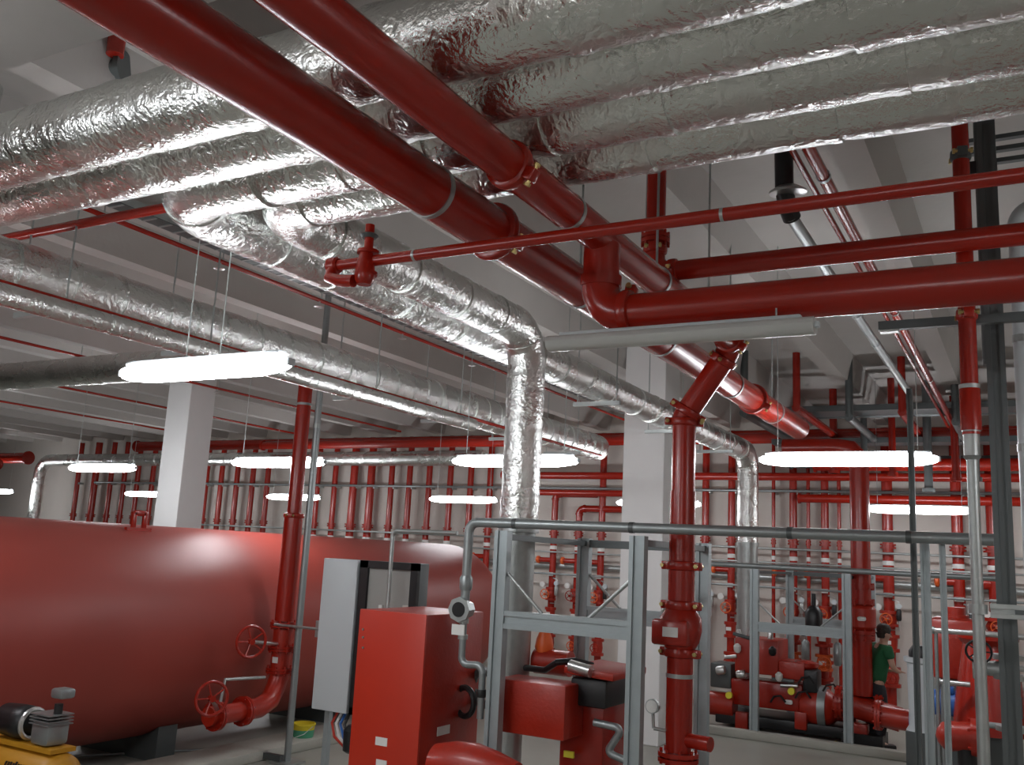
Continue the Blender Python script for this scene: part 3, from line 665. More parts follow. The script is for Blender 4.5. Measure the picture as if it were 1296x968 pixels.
for i, mm in enumerate((REDP, WHITE, BLUE, BLACK)):
    MB().tube([V((lx + i * .04 - .05, yc + .1, zb + .01)), V((lx + i * .045 - .08, yc + .05, zb - .1)), V((lx + i * .05 - .02, yc + .02, zb - .2)), V((lx + .1 + i * .03, yc + .1, zb - .33))], .012, 8).build('cable', mm, t)
MB().lathe((lx + .18, yc + .0, zb - .3), (0, 0, 1), [(0, .04), (.02, .07), (.18, .075), (.22, .04)], 16).build('cable_gland_box', BLACK, t)
# ------------------------------------------------------------------ red cabinet
yr = 5.6
b0 = at(457, 771, 'Y', yr); b1 = at(541, 778, 'Y', yr); yb_ = at(612, 781, 'X', b1.x).y
t = thing('red_cabinet', 'tall bright red sheet metal cabinet in front of the control cabinet', 'cabinet', ((b0.x + b1.x) / 2, yr, 0))
zt = b1.z
MB().box(((b0.x + b1.x) / 2, (yr + yb_) / 2 + .012, zt / 2 + .06), (b1.x - b0.x - .012, yb_ - yr, zt - .12), bev=.01).build('body', RED2, t)
MB().box(((b0.x + b1.x) / 2, yr, zt / 2 + .04), (b1.x - b0.x, .022, zt - .08), bev=.005).build('front_panel', REDP, t)
MB().box(((b0.x + b1.x) / 2, (yr + yb_) / 2, .05), (b1.x - b0.x - .08, yb_ - yr - .1, .1)).build('base', BLACK, t)
for (px, py, ww, hh) in ((484, 938, .1, .055), (484, 966, .09, .05)):
    c = at(px, py, 'Y', yr); MB().box((c.x, yr - .013, c.z), (ww, .004, hh)).build('label_plate', WHITE, t)
for py in (796, 806, 819):
    c = at(459, py, 'Y', yr); MB().cyl((c.x + .015, yr - .02, c.z), (c.x + .015, yr - .01, c.z), .008, n=8).build('screw', STEEL, t)
for (px, py) in ((561, 924), (561, 951)):
    c = at(px, py, 'X', b1.x); MB().box((b1.x + .002, c.y, c.z), (.006, .16, .06)).build('label_plate', WHITE, t)
# ------------------------------------------------------------------ strut frame one with rail
Yf, Yb2 = 5.6, 6.94
XL1 = at(636, 700, 'Y', Yf).x; XR1 = at(808, 700, 'Y', Yf).x
zr = at(720, 665, 'Y', Yf).z
def strut(mb, a, b, w=.085, d=.06, side=V((0, -1, 0))):
    """two channel profiles back to back, open slot along the middle"""
    a = V(a); b = V(b); dd = (b - a).normalized(); s2 = dd.cross(side).normalized(); sd = s2.cross(dd).normalized()
    R = Matrix((s2, sd, dd)).transposed(); L = (b - a).length; c = (a + b) / 2
    for s in (-1, 1): mb.box(c + s2 * s * w * .36, (w * .28, d, L), R)
    mb.box(c, (w * .5, d * .55, L), R)
    return mb
def frame(label, X0, X1, Ya, Yb, ztop, zcross, w, d, zmid=None):
    t = thing('equipment_rack', label, 'rack', ((X0 + X1) / 2, (Ya + Yb) / 2, 0))
    for X in (X0, X1):
        for Y in (Ya, Yb):
            strut(MB(), (X, Y, .01), (X, Y, ztop), w, d).build('post', STRUT, t, smooth=False)
            MB().box((X, Y, .008), (w * 2, w * 2, .016)).build('foot_plate', GALV, t)
        strut(MB(), (X, Ya + d / 2, ztop - .04), (X, Yb - d / 2, ztop - .04), w * .6, .04, V((0, 0, -1))).build('side_bar', DARKM, t, smooth=False)
    for Y in (Ya, Yb):
        strut(MB(), (X0 + w / 2, Y, zcross), (X1 - w / 2, Y, zcross), w * 1.15, d * .9).build('cross_bar', STRUT, t, smooth=False)
        for s, X in ((1, X0), (-1, X1)):
            MB().tube([V((X + s * w * .5, Y, zcross + .3)), V((X + s * (w * .5 + .27), Y, zcross + w * .55))], .012, 8).build('brace', GALV, t)
    strut(MB(), (X0 + w / 2, Yb, ztop - .04), (X1 - w / 2, Yb, ztop - .04), w * .6, .04).build('top_bar', DARKM, t, smooth=False)
    return t
zc1 = at(720, 791, 'Y', Yf).z
frame('grey strut frame around the near pump at centre', XL1, XR1, Yf, Yb2, zr - .05, zc1, .1, .07)
# rail pipe with drop at its left end and sight glass
XE = at(592, 700, 'Y', Yf).x
t = thing('guard_pipe', 'grey steel pipe lying on the near strut frame, dropping to a sight glass at left', 'pipe', (XE, Yf, zr))
zs = at(575, 770, 'Y', Yf).z
pipe('', '', [(-.12, Yf, zr), (XE, Yf, zr), (XE, Yf, zs - .02)], .032, m=GPIPE, bend=.07, root=t, fit=False, n=20)
for px in (652, 800, 1000, 1150): c = at(px, 665, 'Y', Yf); band(t, (c.x, Yf, zr), (1, 0, 0), .034, m=DARKM, w=.03)
MB().lathe((XE, Yf, zs + .13), (0, 0, 1), [(0, .04), (.02, .045), (.08, .045), (.1, .034)], 18).build('union', GPIPE, t)
sg = MB().lathe((XE - .01, Yf - .06, zs), (0, 1, 0), [(0, .085), (.03, .085), (.03, .06), (.12, .06)], 8).build('sight_glass_body', GALV, t)
MB().cyl((XE - .01, Yf - .066, zs), (XE - .01, Yf - .059, zs), .05, n=20).build('glass', BLACK, sg)
zz = lambda y: at(578, y, 'Y', Yf).z
pipe('', '', [(XE, Yf, zs - .05), (XE, Yf, zz(840)), (XE + .17, Yf, zz(838)), (XE + .17, Yf, zz(905))], .024, m=GPIPE, bend=.05, root=t, fit=False, n=16)
MB().box((XE - .02, Yf - .035, zz(796)), (.1, .006, .07)).build('tag_plate', WHITE, t)
for y in (788, 808): MB().lathe((XE, Yf, zz(y)), (0, 0, 1), [(0, .034), (.03, .034)], 14).build('collar', GALV, t)
MB().lathe((XE + .17, Yf, zz(878)), (0, 0, 1), [(0, .03), (.03, .036), (.05, .03)], 14).build('union', BLACK, t)
# thin conduit left of the rail
xt = at(541, 672, 'Y', 6.8).x; zt_ = at(560, 671, 'Y', 6.8).z
pipe('conduit', 'thin grey conduit rising at the right edge of the control cabinet and turning right', [(xt, 6.3, .3), (xt, 6.3, zt_ - .03), (xt + .62, 6.3, zt_ - .03)], .017, m=GALV, bend=.05, fit=False)
# ------------------------------------------------------------------ pump one (inside the frame)
def PX(px, py, Y): return at(px, py, 'Y', Y)
Yp = 6.25
t = thing('diesel_pump', 'red diesel fire pump inside the near strut frame', 'pump', (PX(700, 900, Yp).x, Yp, 0))
a = PX(641, 856, Yp - .4); b = PX(726, 925, Yp - .4)
mb = MB(); y0p = Yp - .4
mb.box(((a.x + b.x) / 2, y0p, (a.z + b.z) / 2 - .02), (b.x - a.x, .3, a.z - b.z + .05), bev=.012); mb.build('guard_cover', RED2, t)
c = PX(755, 905, Yp); MB().box((c.x, Yp, c.z - .12), (.32, .5, .62), bev=.02).build('engine_block', RED, t)
c2 = PX(760, 848, Yp - .15); MB().box((c2.x + .02, Yp - .1, c2.z), (.36, .6, .05), Matrix.Rotation(.05, 3, 'Y'), bev=.01).build('hood', RED2, t)
MB().box((c2.x, Yp - .1, c2.z - .13), (.26, .5, .18), bev=.02).build('radiator', BLACK, t)
c = PX(700, 838, Yp + .1); MB().cyl((c.x - .14, Yp + .1, c.z), (c.x + .14, Yp + .1, c.z), .09, n=28).build('intake_manifold', RED2, t)
c = PX(693, 808, Yp + .15)
MB().lathe((c.x, Yp + .1, c.z - .14), (0, 0, 1), [(0, .05), (.08, .07), (.14, .06), (.2, .035), (.26, .04)], 20).build('filler_neck', ORANGE, t)
MB().tube([PX(665, 845, Yp - .1), PX(690, 848, Yp - .2), PX(705, 838, Yp - .25), PX(728, 836, Yp - .2), PX(750, 842, Yp - .1)], .022, 12).build('hose', BLACK, t)
MB().tube([PX(722, 842, Yp - .4), PX(748, 850, Yp - .42)], .04, 16).build('fuel_filter', STEEL, t)
pipe('', '', [PX(752, 914, Yp - .3), PX(788, 922, Yp - .3), PX(768, 952, Yp - .3), PX(800, 966, Yp - .3)], .025, m=GPIPE, bend=.03, root=t, fit=False, n=12)
MB().box((PX(705, 900, Yp).x, Yp, .38), (.72, .6, .28), bev=.02).build('bed_frame', RED, t)
MB().box((PX(705, 900, Yp).x, Yp, .13), (.65, .55, .26)).build('base', BLACK, t)
c = PX(600, 975, 5.2); MB().lathe((c.x - .3, 5.2, c.z), (1, 0, 0), [(0, .05), (.02, .12), (.15, .15), (.3, .16), (.45, .13), (.6, .09)], 32).build('volute_casing', RED2, t)
c = PX(705, 960, y0p - .1); MB().box((c.x, Yp - .32, c.z), (.07, .02, .04)).build('yellow_sticker', YST, t)
c = PX(595, 875, 6.0)
# black ring belt wheel left
c = PX(588, 888, 6.1); MB().torus(c, (.3, 1, 0), .1, .022).build('belt_wheel', BLACK, t)
MB().torus(PX(612, 870, 6.3), (.3, 1, 0), .12, .03).build('belt_wheel', DARKM, t)
# ------------------------------------------------------------------ second strut frame with rail
Y2 = 12.8; Y2b = 14.9
X20 = at(955, 780, 'Y', Y2).x; X21 = at(1072, 780, 'Y', Y2).x; z2 = at(1010, 719, 'Y', Y2).z; zc2 = at(1010, 797, 'Y', Y2).z
frame('grey strut frame around the far orange pump at right', X20, X21, Y2, Y2b, z2 - .04, zc2, .11, .08)
t = xpipe('guard_pipe', 'grey steel pipe lying level on the far strut frame', at(895, 713, 'Y', Y2).x, -.3, Y2, z2, .036, GPIPE)
tag(MB().box(((at(872, 930, 'Z', 0).x + .6) / 2, 12.72, .05), (.6 - at(872, 930, 'Z', 0).x, .16, .1), bev=.01).build('floor_kerb', PLINTH), 'pale kerb strip on the floor in front of the far pumps', 'kerb')
# ------------------------------------------------------------------ far pump sets
def PB(mb, p0, p1, Y, dep):
    a = at(*p0, 'Y', Y); b = at(*p1, 'Y', Y); return mb.box(((a.x + b.x) / 2, Y + dep / 2, (a.z + b.z) / 2), (abs(b.x - a.x), dep, abs(a.z - b.z)), bev=.02)
Yq = 13.3
t = thing('diesel_pump', 'orange red diesel fire pump behind the far strut frame', 'pump', (at(1000, 900, 'Y', Yq).x, Yq, 0))
PB(MB(), (930, 806), (985, 856), Yq, .6).build('engine_cover', ORANGE if False else RED2, t)
PB(MB(), (985, 836), (1018, 862), Yq, .5).build('side_cover', RED2, t)
PB(MB(), (925, 858), (1015, 902), Yq + .05, .5).build('engine_block', RED, t)
PB(MB(), (905, 900), (1100, 940), Yq, .8).build('base', BLACK, t)
c = at(1040, 895, 'Y', Yq + .2)
MB().lathe((c.x - .3, Yq + .2, c.z), (1, 0, 0), [(0, .12), (.05, .2), (.25, .26), (.4, .24), (.5, .15), (.75, .15)], 28).build('pump_casing', RED2, t)
MB().lathe((c.x - .02, Yq + .2, c.z), (1, 0, 0), [(0, .27), (.1, .27)], 28).build('grey_coupling_guard', GPIPE, t)
c = at(908, 890, 'Y', Yq + .1); MB().cyl((c.x - .3, Yq + .1, c.z), (c.x + .25, Yq + .1, c.z), .16, n=28).build('intake_pipe', RED2, t)
for px in (937, 1012): PB(MB(), (px - 7, 900), (px + 9, 925), Yq - .04, .1).build('support_foot', RED2, t)
for (px, py) in ((1001, 875), (922, 880), (1057, 943)):
    c = at(px, py, 'Y', Yq - .1); MB().lathe(c, (0, 1, 0), [(0, .045), (.06, .045)], 14).build('yellow_cap', YST, t)
c = at(1030, 783, 'Y', Yq + .3); MB().lathe((c.x, Yq + .3, c.z - .22), (0, 0, 1), [(0, .08), (.05, .11), (.3, .12), (.38, .07), (.4, .03), (.56, .03)], 20).build('air_filter', BLACK, t)
c = at(1020, 843, 'Y', Yq + .2); MB().lathe((c.x, Yq + .2, c.z - .08), (0, 0, 1), [(0, .1), (.08, .17), (.13, .17), (.16, .08)], 20).build('turbo_housing', RED, t)
MB().lathe((c.x, Yq + .2, c.z + .05), (0, 0, 1), [(0, .09), (.02, .09)], 20).build('yellow_ring', YST, t)
c = at(1020, 862, 'Y', Yq); MB().box((c.x + .05, Yq + .15, c.z), (.2, .3, .3), bev=.04).build('alternator', BLACK, t)
for (px, py, r) in ((952, 800, .05), (935, 800, .04), (975, 802, .04)):
    c = at(px, py, 'Y', Yq + .2); MB().lathe((c.x, Yq + .2, c.z - .1), (0, 0, 1), [(0, r), (.1, r), (.14, r * .6)], 14).build('rocker_cap', STEEL, t)
c0 = at(1003, 888, 'Y', Yq - .05); PB(MB(), (993, 885), (1003, 892), Yq, .02).build('label_plate', WHITE, t)
PB(MB(), (899, 838), (925, 872), Yq + .1, .4).build('control_box', DARKM, t)
rr = random.Random(11)
for i in range(16):
    px = rr.uniform(902, 1068); py = rr.uniform(800, 905); c = at(px, py, 'Y', Yq - .02); k = i % 4
    if k == 0: MB().cyl(c, c + V((rr.uniform(.15, .3), 0, rr.uniform(-.05, .05))), .025, n=12).build('fuel_line', (STEEL, DARKM)[i % 8 == 0], t)
    elif k == 1: MB().lathe(c, (0, -.2, 1), [(0, .03), (.03, .05), (.09, .05), (.12, .02)], 14).build('oil_filter', (BLACK, WHITE)[i % 8 == 1], t)
    elif k == 2: MB().lathe(c, (1, 0, .2), [(0, .05), (.02, .06), (.1, .06), (.12, .05)], 16).build('starter_fitting', (RED, STEEL)[i % 8 == 2], t)
    else: MB().tube([c, c + V((.05, -.02, .08)), c + V((.14, -.02, .1)), c + V((.2, 0, .02))], .014, 8).build('hose', BLACK, t)
for i, px in enumerate((1003, 1043)):
    c = at(px, 850, 'Y', 15.2); t = thing('valve_station', ['orange red valve stack with white tags behind the far pump, left one', 'orange red valve stack with white tags behind the far pump, right one'][i], 'valve', (c.x, 15.2, 0))
    MB().cyl((c.x, 15.2, 0), (c.x, 15.2, 1.35), .07, n=18).build('pipe_run', RED2, t)
    for j, z in enumerate((.35, .7, 1.05)):
        MB().lathe((c.x, 15.2, z), (0, 0, 1), [(0, .13), (.04, .13), (.04, .09), (.12, .11), (.2, .09), (.2, .13), (.24, .13)], 18).build('valve_body', (RED2, ORANGE)[j == 1], t)
        MB().box((c.x, 15.2 - .12, z + .12), (.1, .01, .06)).build('tag_plate', WHITE, t)
    handwheel(t, (c.x + .05, 14.95, .82), (0, 1, 0), .1, m=ORANGE)
    MB().lathe((c.x + .22, 15.1, .8), (0, 0, 1), [(0, .04), (.04, .06), (.3, .06), (.34, .03)], 14).build('retard_chamber', GPIPE, t)
    MB().cyl((c.x + .22, 15.02, 1.25), (c.x + .22, 15.06, 1.25), .06, n=18).build('gauge', PANEL, t)
    MB().cyl((c.x + .22, 15.1, 1.1), (c.x + .22, 15.08, 1.25), .01, n=8).build('gauge_stem', STEEL, t)
# far red pump riser
Yr = 13.2
c = at(1090, 760, 'Y', Yr)
t = thing('pump_riser', 'thick red pump discharge riser with flanges right of the far strut frame', 'riser', (c.x, Yr, 0))
def zR(y): return at(1092, y, 'Y', Yr).z
rr_ = .125
MB().cyl((c.x, Yr, zR(880)), (c.x, Yr, 3.6), rr_, n=28).build('pipe_run', RED, t)
for y in (742, 762, 800, 806): flange(t, (c.x, Yr, zR(y)), (0, 0, 1), rr_, R=1.35, L=.05)
MB().lathe((c.x, Yr, zR(798)), (0, 0, 1), [(0, .13), (.05, .18), (.28, .18), (.34, .13)], 24).build('check_valve_body', RED2, t)
PB(MB(), (1085, 780), (1096, 786), Yr - .19, .01).build('rating_label', WHITE, t)
MB().tube([V((c.x, Yr, 3.58)), V((c.x, Yr, 3.7)), V((c.x - .1, Yr, 3.82)), V((c.x - .3, Yr, 3.85)), V((c.x - 1.0, Yr, 3.85))], rr_, 24).build('elbow', RED, t)
MB().cyl((c.x - .35, Yr, zR(890)), (c.x + .45, Yr, zR(905)), .15, n=28).build('discharge_tee', RED2, t)
flange(t, (c.x + .2, Yr, zR(898)), (1, 0, 0), .15, R=1.4, L=.08); flange(t, (c.x - .28, Yr, zR(892)), (1, 0, 0), .15, R=1.4, L=.08)
PB(MB(), (1078, 915), (1098, 938), Yr - .1, .2).build('pipe_support', RED2, t)
MB().box((c.x, Yr + .1, .09), (.5, .5, .18)).build('base', BLACK, t)
# discharge pipe to the right
p = at(1112, 905, 'Y', 12.0); q = at(1152, 912, 'Y', 12.0)
t = thing('discharge_pipe', 'short red pipe in front of the standing worker, ending in a blue valve', 'pipe', (p.x, 12.0, p.z))
MB().cyl((p.x, 12, p.z), (q.x, 12, q.z), .12, n=28).build('pipe_run', RED2, t)
flange(t, (p.x, 12, p.z), (1, 0, -.03), .12, R=1.4, L=.06, m=RED2)
MB().cyl((q.x, 12, q.z), (q.x + .12, 12, q.z), .15, n=20).build('valve_body', BLUE, t)
MB().box((q.x + .06, 12, q.z / 2), (.1, .1, q.z)).build('stand', DARKM, t)
# grey vertical pump/motor
p = at(1168, 925, 'Y', 11.0)
t = thing('vertical_pump', 'grey upright pump with dark motor top behind the grey posts', 'pump', (p.x, 11, 0))
zz2 = lambda y: at(1168, y, 'Y', 11.0).z
MB().lathe((p.x, 11, zz2(925)), (0, 0, 1), [(0, .16), (.05, .13), (.1, .13), (zz2(840) - zz2(925), .14), (zz2(838) - zz2(925), .17), (zz2(832) - zz2(925), .17)], 28).build('pump_column', PANEL, t)
MB().lathe((p.x, 11, zz2(832)), (0, 0, 1), [(0, .12), (.06, .12), (.12, .08)], 24).build('motor', BLACK, t)
MB().box((p.x, 11, zz2(925) / 2), (.3, .3, zz2(925))).build('base', DARKM, t)
# blue motor
p = at(1201, 890, 'Y', 9.5)
t = thing('electric_motor', 'small blue electric motor in front of the red vessel at right', 'motor', (p.x, 9.5, 0))
MB().lathe((p.x - .14, 9.5, p.z), (1, 0, 0), [(0, .07), (.02, .11), (.2, .115), (.22, .1), (.28, .07)], 24).build('motor_body', BLUE, t)
MB().box((p.x, 9.46, p.z + .12), (.1, .1, .06), bev=.01).build('terminal_box', BLUE, t)
MB().box((p.x, 9.5, (p.z - .1) / 2), (.2, .18, p.z - .1)).build('pedestal', DARKM, t)
# red vessel at right
p = at(1252, 850, 'Y', 9.2); zv = lambda y: at(1240, y, 'Y', 9.2).z
t = thing('pressure_vessel', 'dark red upright vessel at the right edge behind the grey conduit', 'vessel', (p.x, 9.2, 0))
MB().lathe((p.x, 9.2, zv(925)), (0, 0, 1), [(0, .3), (.2, .28), (zv(815) - zv(925), .2), (zv(808) - zv(925), .24), (zv(800) - zv(925), .24), (zv(798) - zv(925), .12)], 36).build('vessel_shell', RED, t)
MB().box((p.x, 9.2, zv(925) / 2), (.4, .4, zv(925))).build('plinth', DARKM, t)
p2 = at(1206, 800, 'Y', 10.0); z0_ = at(1206, 860, 'Y', 10).z; z1_ = at(1206, 782, 'Y', 10).z
t = thing('pump_housing', 'bright red box shaped pump housing left of the dark red vessel', 'pump', (p2.x, 10, 0))
MB().box((p2.x, 10.1, (z0_ + z1_) / 2), (.42, .4, z1_ - z0_), bev=.06).build('housing', RED2, t)
MB().lathe((p2.x + .02, 10.1, z1_), (0, 0, 1), [(-.01, .12), (.03, .12), (.03, .09), (.1, .09)], 20).build('top_flange', RED2, t)
MB().box((p2.x, 10.1, z0_ / 2), (.3, .3, z0_)).build('support', DARKM, t)
gp = at(1278, 850, 'Y', 6.6)
t = thing('valve_station', 'grey steel valve group at the lower right edge beside the broad dark post', 'valve', (gp.x, 6.6, 0))
MB().cyl((gp.x, 6.6, 0), (gp.x, 6.6, at(1278, 780, 'Y', 6.6).z), .05, n=20).build('pipe_run', GPIPE, t)
for y in (835, 860, 925): MB().lathe((gp.x, 6.6, at(1278, y, 'Y', 6.6).z), (0, 0, 1), [(0, .09), (.03, .09)], 22).build('flange', GALV, t)
zz3 = at(1278, 848, 'Y', 6.6).z
MB().lathe((gp.x - .2, 6.6, zz3), (1, 0, 0), [(0, .07), (.03, .07), (.03, .04), (.2, .05)], 20).build('side_valve', GALV, t)
handwheel(t, (gp.x - .16, 6.5, zz3 + .1), (0, 1, .3), .07, m=BLACK)
MB().cyl((gp.x - .05, 6.5, at(1278, 892, 'Y', 6.6).z), (gp.x + .06, 6.5, at(1278, 892, 'Y', 6.6).z), .06, n=16).build('black_actuator', BLACK, t)
# red elbow bottom right
t = thing('suction_elbow', 'glossy red suction elbow near the floor at bottom right', 'pipe', at(1225, 925, 'Y', 8.5))
e0 = at(1248, 934, 'Y', 8.5); e1 = at(1202, 931, 'Y', 8.5)
MB().lathe(e0, e1 - e0, [(0, .11), ((e1 - e0).length - .05, .11), ((e1 - e0).length, .118), ((e1 - e0).length + .05, .1), ((e1 - e0).length + .09, .05), ((e1 - e0).length + .1, .01)], 28).build('elbow', RED2, t)
MB().cyl((e1.x + .12, 8.5, .1), (e1.x + .12, 8.5, e1.z - .08), .07, n=20).build('foot_pipe', BLACK, t)
flange(t, e0.lerp(e1, .3), (1, 0, 0), .11, R=1.3, L=.05, m=RED2, nb=6)
MB().box((e1.x, 8.5, .06), (.4, .4, .12)).build('base', BLACK, t)
for i, (y, xa, xb, Y) in enumerate(((797, 1176, 1300, 8.6), (862, 1184, 1228, 8.9), (843, 1262, 1300, 7.5), (916, 1240, 1284, 8.0))):
    a = at(xa, y, 'Y', Y); b = at(xb, y + (xb - xa) * .045, 'Y', Y)
    t = thing('steel_tube', ['bright thin level tube across the red vessel top', 'short bright level tube above the blue motor', 'short bright tube at the right edge beside the dark post', 'low grey tube at the foot of the red vessel'][i], 'pipe', a)
    MB().cyl(a, (b.x, b.y, a.z), .022, n=14).build('pipe_run', STEEL if i < 3 else GPIPE, t)
    MB().lathe(a, (1, 0, 0), [(0, .03), (.04, .03)], 12).build('end_fitting', GPIPE, t)
    MB().cyl((a.x + .05, a.y, 0), (a.x + .05, a.y, a.z), .015, n=10).build('support_leg', GPIPE, t)
# ------------------------------------------------------------------ posts and risers at right foreground
XRr, YRr = -.235, 4.9
t = thing('drop_riser', 'red riser at right changing to a grey conduit down to the floor', 'riser', (XRr, YRr, 0))
zq = lambda y: at(1230, y, 'Y', YRr).z
MB().cyl((XRr, YRr, zq(550)), (XRr, YRr, ZT), .04, n=24).build('red_pipe', RED, t)
MB().lathe((XRr, YRr, zq(545)), (0, 0, 1), [(0, .047), (.2, .047), (.21, .04)], 24).build('red_sleeve', RED, t)
MB().lathe((XRr, YRr, zq(582)), (0, 0, 1), [(0, .028), (.015, .04), (.02, .036), (.12, .036), (.14, .042), (.16, .042)], 24).build('grey_coupling', GALV, t)
MB().cyl((XRr, YRr, .0), (XRr, YRr, zq(580)), .026, n=20).build('grey_pipe', GALV, t)
coupling(t, (XRr, YRr, zq(398)), (0, 0, 1), .04, roll=.2); coupling(t, (XRr, YRr, zq(195)), (0, 0, 1), .04, m=DARKM, roll=.2)
MB().lathe((XRr, YRr, zq(492)), (0, 0, 1), [(0, .048), (.02, .048)], 20).build('collar', GALV, t)
for y in (770,):
    MB().cyl((XRr, YRr, zq(776)), (XRr, YRr, zq(764)), .04, n=20).build('clamp', GALV, t)
t = thing('wall_bracket', 'grey bracket bar with slot holding the conduit to the posts at right edge', 'bracket', (XRr + .03, YRr, zq(771)))
mb = MB().box((XRr + .42, YRr + .0, zq(765)), (.74, .03, .02)).box((XRr + .42, YRr + .0, zq(777)), (.74, .03, .02)).box((XRr + .42, YRr + .012, zq(771)), (.74, .006, .05)); mb.build('channel', GALV, t)
MB().box((XRr + .2, YRr - .0, zq(771)), (.1, .035, .02)).build('slot', DARKM, t)
cb = at(1112, 413, 'Y', 4.97)
t = thing('support_channel', 'dark channel bar reaching left from the red riser under the big branch pipe', 'bracket', (cb.x, 4.97, cb.z))
MB().box(((cb.x + .15) / 2, 4.975, cb.z), (.15 - cb.x, .04, .045)).build('channel', DARKM, t)
MB().box((cb.x + .05, 4.975, cb.z - .03), (.09, .05, .01)).build('bolt_plate', STEEL, t)
# dark strut post and companions
def post(label, ratio, Y, z0, z1, w, d, m, w2=None, name='strut_post'):
    X = ratio * Y; t = thing(name, label, 'post', (X, Y, z0))
    strut(MB(), (X, Y, z0), (X, Y, z1), w, d).build('post_profile', m, t, smooth=False)
    MB().box((X, Y, z0 + .008), (w * 2, w * 2, .016)).build('foot_plate', GALV, t)
    return t
post('slim dark post crossing the long bright lamp at right', -.1025, 6.3, 0, at(1153, 492, 'Y', 6.3).z, .035, .04, DARKM)
t = post('slim pale post immediately right of the slim dark one', -.0925, 6.0, 0, at(1172, 684, 'Y', 6.0).z, .05, .045, STRUT)
post('thinnest pale post between the slim pair and the grey conduit', -.077, 5.7, 0, at(1195, 684, 'Y', 5.7).z, .032, .03, STRUT)
post('broad dark post near the right edge holding the rail end', -.024, 5.15, 0, 4.95, .085, .05, DARKM)
t = thing('vent_pipe', 'pale grey vertical pipe at the very right edge with an elbow at top', 'pipe', (.02, 5.7, 0))
zt5 = at(1290, 265, 'Y', 5.7).z
pipe('', '', [(.0, 5.7, 0), (.0, 5.7, zt5), (.6, 5.7, zt5)], .05, m=PANEL, bend=.1, root=t, fit=False)
for z in (1.9, 2.9, 3.5): band(t, (0, 5.7, z), (0, 0, 1), .052, w=.04)
pp = at(1250, 250, 'Y', 5.3)
t = thing('cable_conduit', 'dark vertical conduit at the upper right beside the red riser', 'conduit', (pp.x - .02, 5.4, 3.4))
MB().cyl((pp.x - .02, 5.4, 3.3), (pp.x - .02, 5.4, ZT), .04, n=16).build('pipe_run', DARKM, t)
MB().box((pp.x - .02, 5.4, 4.4), (.14, .05, .08)).build('clamp', BLACK, t)
t = thing('wall_bracket', 'dark strut bracket cluster behind the top of the red riser at upper right', 'bracket', at(1230, 200, 'Y', 5.6))
c = at(1258, 190, 'Y', 5.6)
for dz in (-.07, .0, .07): MB().box((c.x, 5.6, c.z + dz), (.42, .04, .025)).build('strut_bar', DARKM, t)
c = at(1180, 235, 'Y', 5.6); MB().box((c.x + .1, 5.62, c.z), (.8, .03, .03)).build('strut_bar', GPIPE, t)
# ------------------------------------------------------------------ person
def skin(name, pts, edges, m, parent, og, sub=2):
    me = bpy.data.meshes.new(name); me.from_pydata([V(p[0]) - og for p in pts], edges, []); o = bpy.data.objects.new(name, me); C.objects.link(o)
    if parent: o.parent = parent
    o.modifiers.new('skin', 'SKIN').use_smooth_shade = True; ly = me.skin_vertices[0] if me.skin_vertices else None
    if ly is None:
        bm = bmesh.new(); bm.from_mesh(me); bm.verts.layers.skin.verify(); bm.to_mesh(me); bm.free(); ly = me.skin_vertices[0]
    for i, p in enumerate(pts): ly.data[i].radius = (p[1], p[2] if len(p) > 2 else p[1])
    ly.data[0].use_root = True
    s = o.modifiers.new('sub', 'SUBSURF'); s.levels = sub; s.render_levels = sub
    me.materials.append(m); return o
fp = at(1110, 946, 'Z', 0)
t = thing('person', 'person in green T-shirt and black trousers bending over the far pipes', 'person', fp)
F = V((.86, .5, 0)).normalized(); S = V((F.y, -F.x, 0))
def P(f, s, z): return fp + F * (f * .45 if z > .95 else f) + S * s + V((0, 0, z * .91))
hipz = .84
pts = [(P(0, 0, hipz), .1, .085), (P(.06, 0, 1.02), .11, .09), (P(.14, 0, 1.2), .145, .105), (P(.2, 0, 1.34), .12, .09), (P(.23, 0, 1.42), .055), (P(.26, 0, 1.47), .05), (P(.28, 0, 1.53), .075, .085), (P(.29, 0, 1.6), .07, .08),
       (P(0, .09, .74), .065), (P(.03, .11, .45), .05), (P(-.02, .11, .09), .04), (P(.1, .12, .04), .035),
       (P(0, -.09, .74), .065), (P(.0, -.11, .45), .05), (P(-.06, -.11, .09), .04), (P(.06, -.12, .04), .035),
       (P(.2, .18, 1.36), .05), (P(.3, .22, 1.12), .038), (P(.5, .16, 1.06), .028), (P(.56, .14, 1.06), .03, .018),
       (P(.2, -.18, 1.36), .05), (P(.28, -.22, 1.12), .038), (P(.48, -.16, 1.04), .028), (P(.54, -.14, 1.04), .03, .018)]
ed = [(0, 1), (1, 2), (2, 3), (3, 4), (4, 5), (5, 6), (6, 7), (0, 8), (8, 9), (9, 10), (10, 11), (0, 12), (12, 13), (13, 14), (14, 15), (3, 16), (16, 17), (17, 18), (18, 19), (3, 20), (20, 21), (21, 22), (22, 23)]
for side, base in ((1, 19), (-1, 23)):
    for j in range(4):
        k0 = len(pts); f0 = pts[base][0] + S * (.022 * (j - 1.5)); pts.append((f0 + F * .035, .009)); pts.append((f0 + F * (.065 + .01 * (j in (1, 2))) + V((0, 0, -.012)), .008)); ed += [(base, k0), (k0, k0 + 1)]
    k0 = len(pts); pts.append((pts[base][0] - S * side * .03 + F * .01 + V((0, 0, .01)), .01)); pts.append((pts[base][0] - S * side * .045 + F * .035, .009)); ed += [(base, k0), (k0, k0 + 1)]
skin('body', pts, ed, SKIN, t, fp)
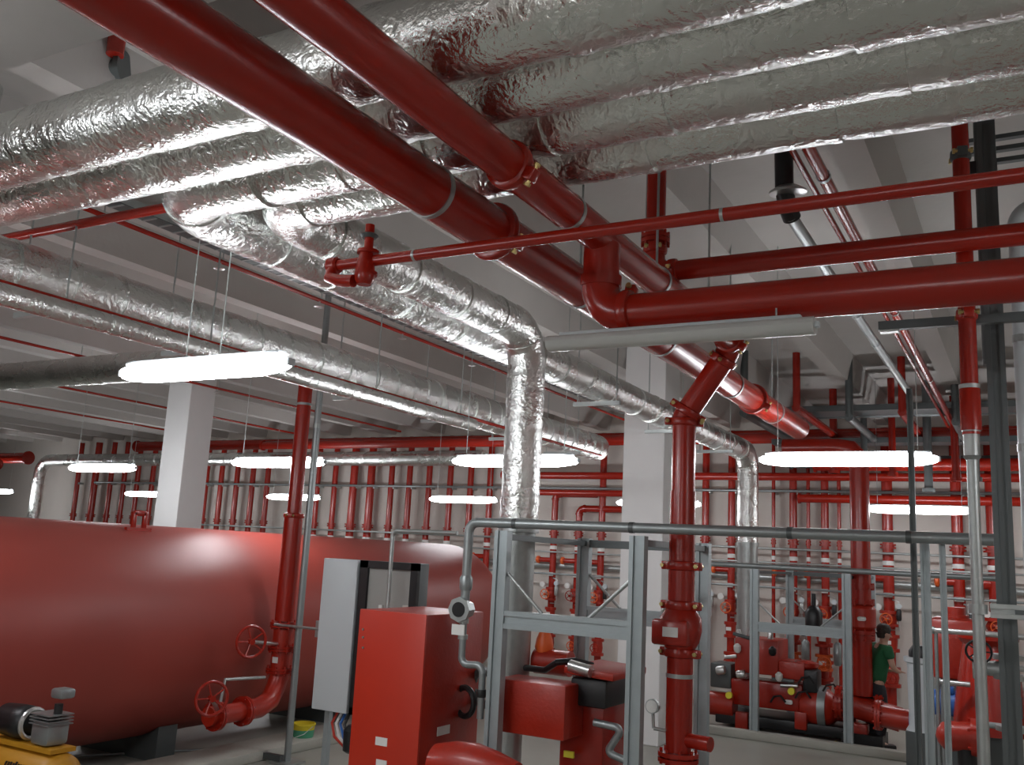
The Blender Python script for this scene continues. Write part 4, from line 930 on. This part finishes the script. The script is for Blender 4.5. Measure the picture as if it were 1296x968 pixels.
sh = [(P(.0, 0, .82), .14, .125), (P(.06, 0, 1.02), .14, .12), (P(.14, 0, 1.2), .16, .125), (P(.2, 0, 1.34), .14, .11), (P(.225, 0, 1.41), .08), (P(.2, .18, 1.36), .07), (P(.25, .22, 1.22), .062), (P(.2, -.18, 1.36), .07), (P(.25, -.22, 1.22), .062)]
skin('t_shirt', sh, [(0, 1), (1, 2), (2, 3), (3, 4), (3, 5), (5, 6), (3, 7), (7, 8)], SHIRT, t, fp)
tr = [(P(0, 0, .84), .145, .125), (P(0, .09, .7), .108), (P(.03, .11, .43), .085), (P(-.02, .11, .1), .066), (P(0, -.09, .7), .108), (P(0, -.11, .43), .085), (P(-.06, -.11, .1), .066)]
tr.append((P(0, 0, .93), .125, .105))
skin('trousers', tr, [(0, 1), (1, 2), (2, 3), (0, 4), (4, 5), (5, 6), (0, 7)], TROUS, t, fp)
for s, f in ((.11, .03), (-.11, -.01)): MB().box(P(f + .03, s, .035), (.12, .26, .07), Matrix.Rotation(math.atan2(F.y, F.x) - PI / 2, 3, 'Z'), bev=.025).build('shoe', BLACK, t)
mb = MB(); hc = P(.27, 0, 1.6)
mb.lathe(hc - F * .005 + V((0, 0, -.03)), (0, 0, 1), [(0, .08), (.04, .092), (.08, .088), (.11, .065), (.13, .02)], 20); mb.lathe(hc - F * .03 + V((0, 0, -.09)), (0, 0, 1), [(0, .055), (.07, .078)], 16)
mb.build('hair', HAIR, t)
mb = MB()
MB().lathe(hc + F * .08 + V((0, 0, -.06)), V((F.x, F.y, -.6)), [(0, .014), (.025, .009), (.032, .003)], 8).build('nose', SKIN, t)
for s in (-1, 1):
    MB().lathe(hc + F * .07 + S * s * .032 + V((0, 0, -.035)), F, [(0, .012), (.012, .008)], 8).build('eye', BLACK, t)
    MB().lathe(hc + S * s * .075 + V((0, 0, -.05)), S * s, [(0, .02), (.012, .028), (.018, .02)], 10).build('ear', SKIN, t)
MB().box(hc + F * .083 + V((0, 0, -.1)), (.03, .012, .008), Matrix.Rotation(math.atan2(F.y, F.x) - PI / 2, 3, 'Z')).build('mouth', RED2, t)
# tidy: drop helper properties
for o in bpy.data.objects:
    if '_o' in o.keys(): del o['_o']
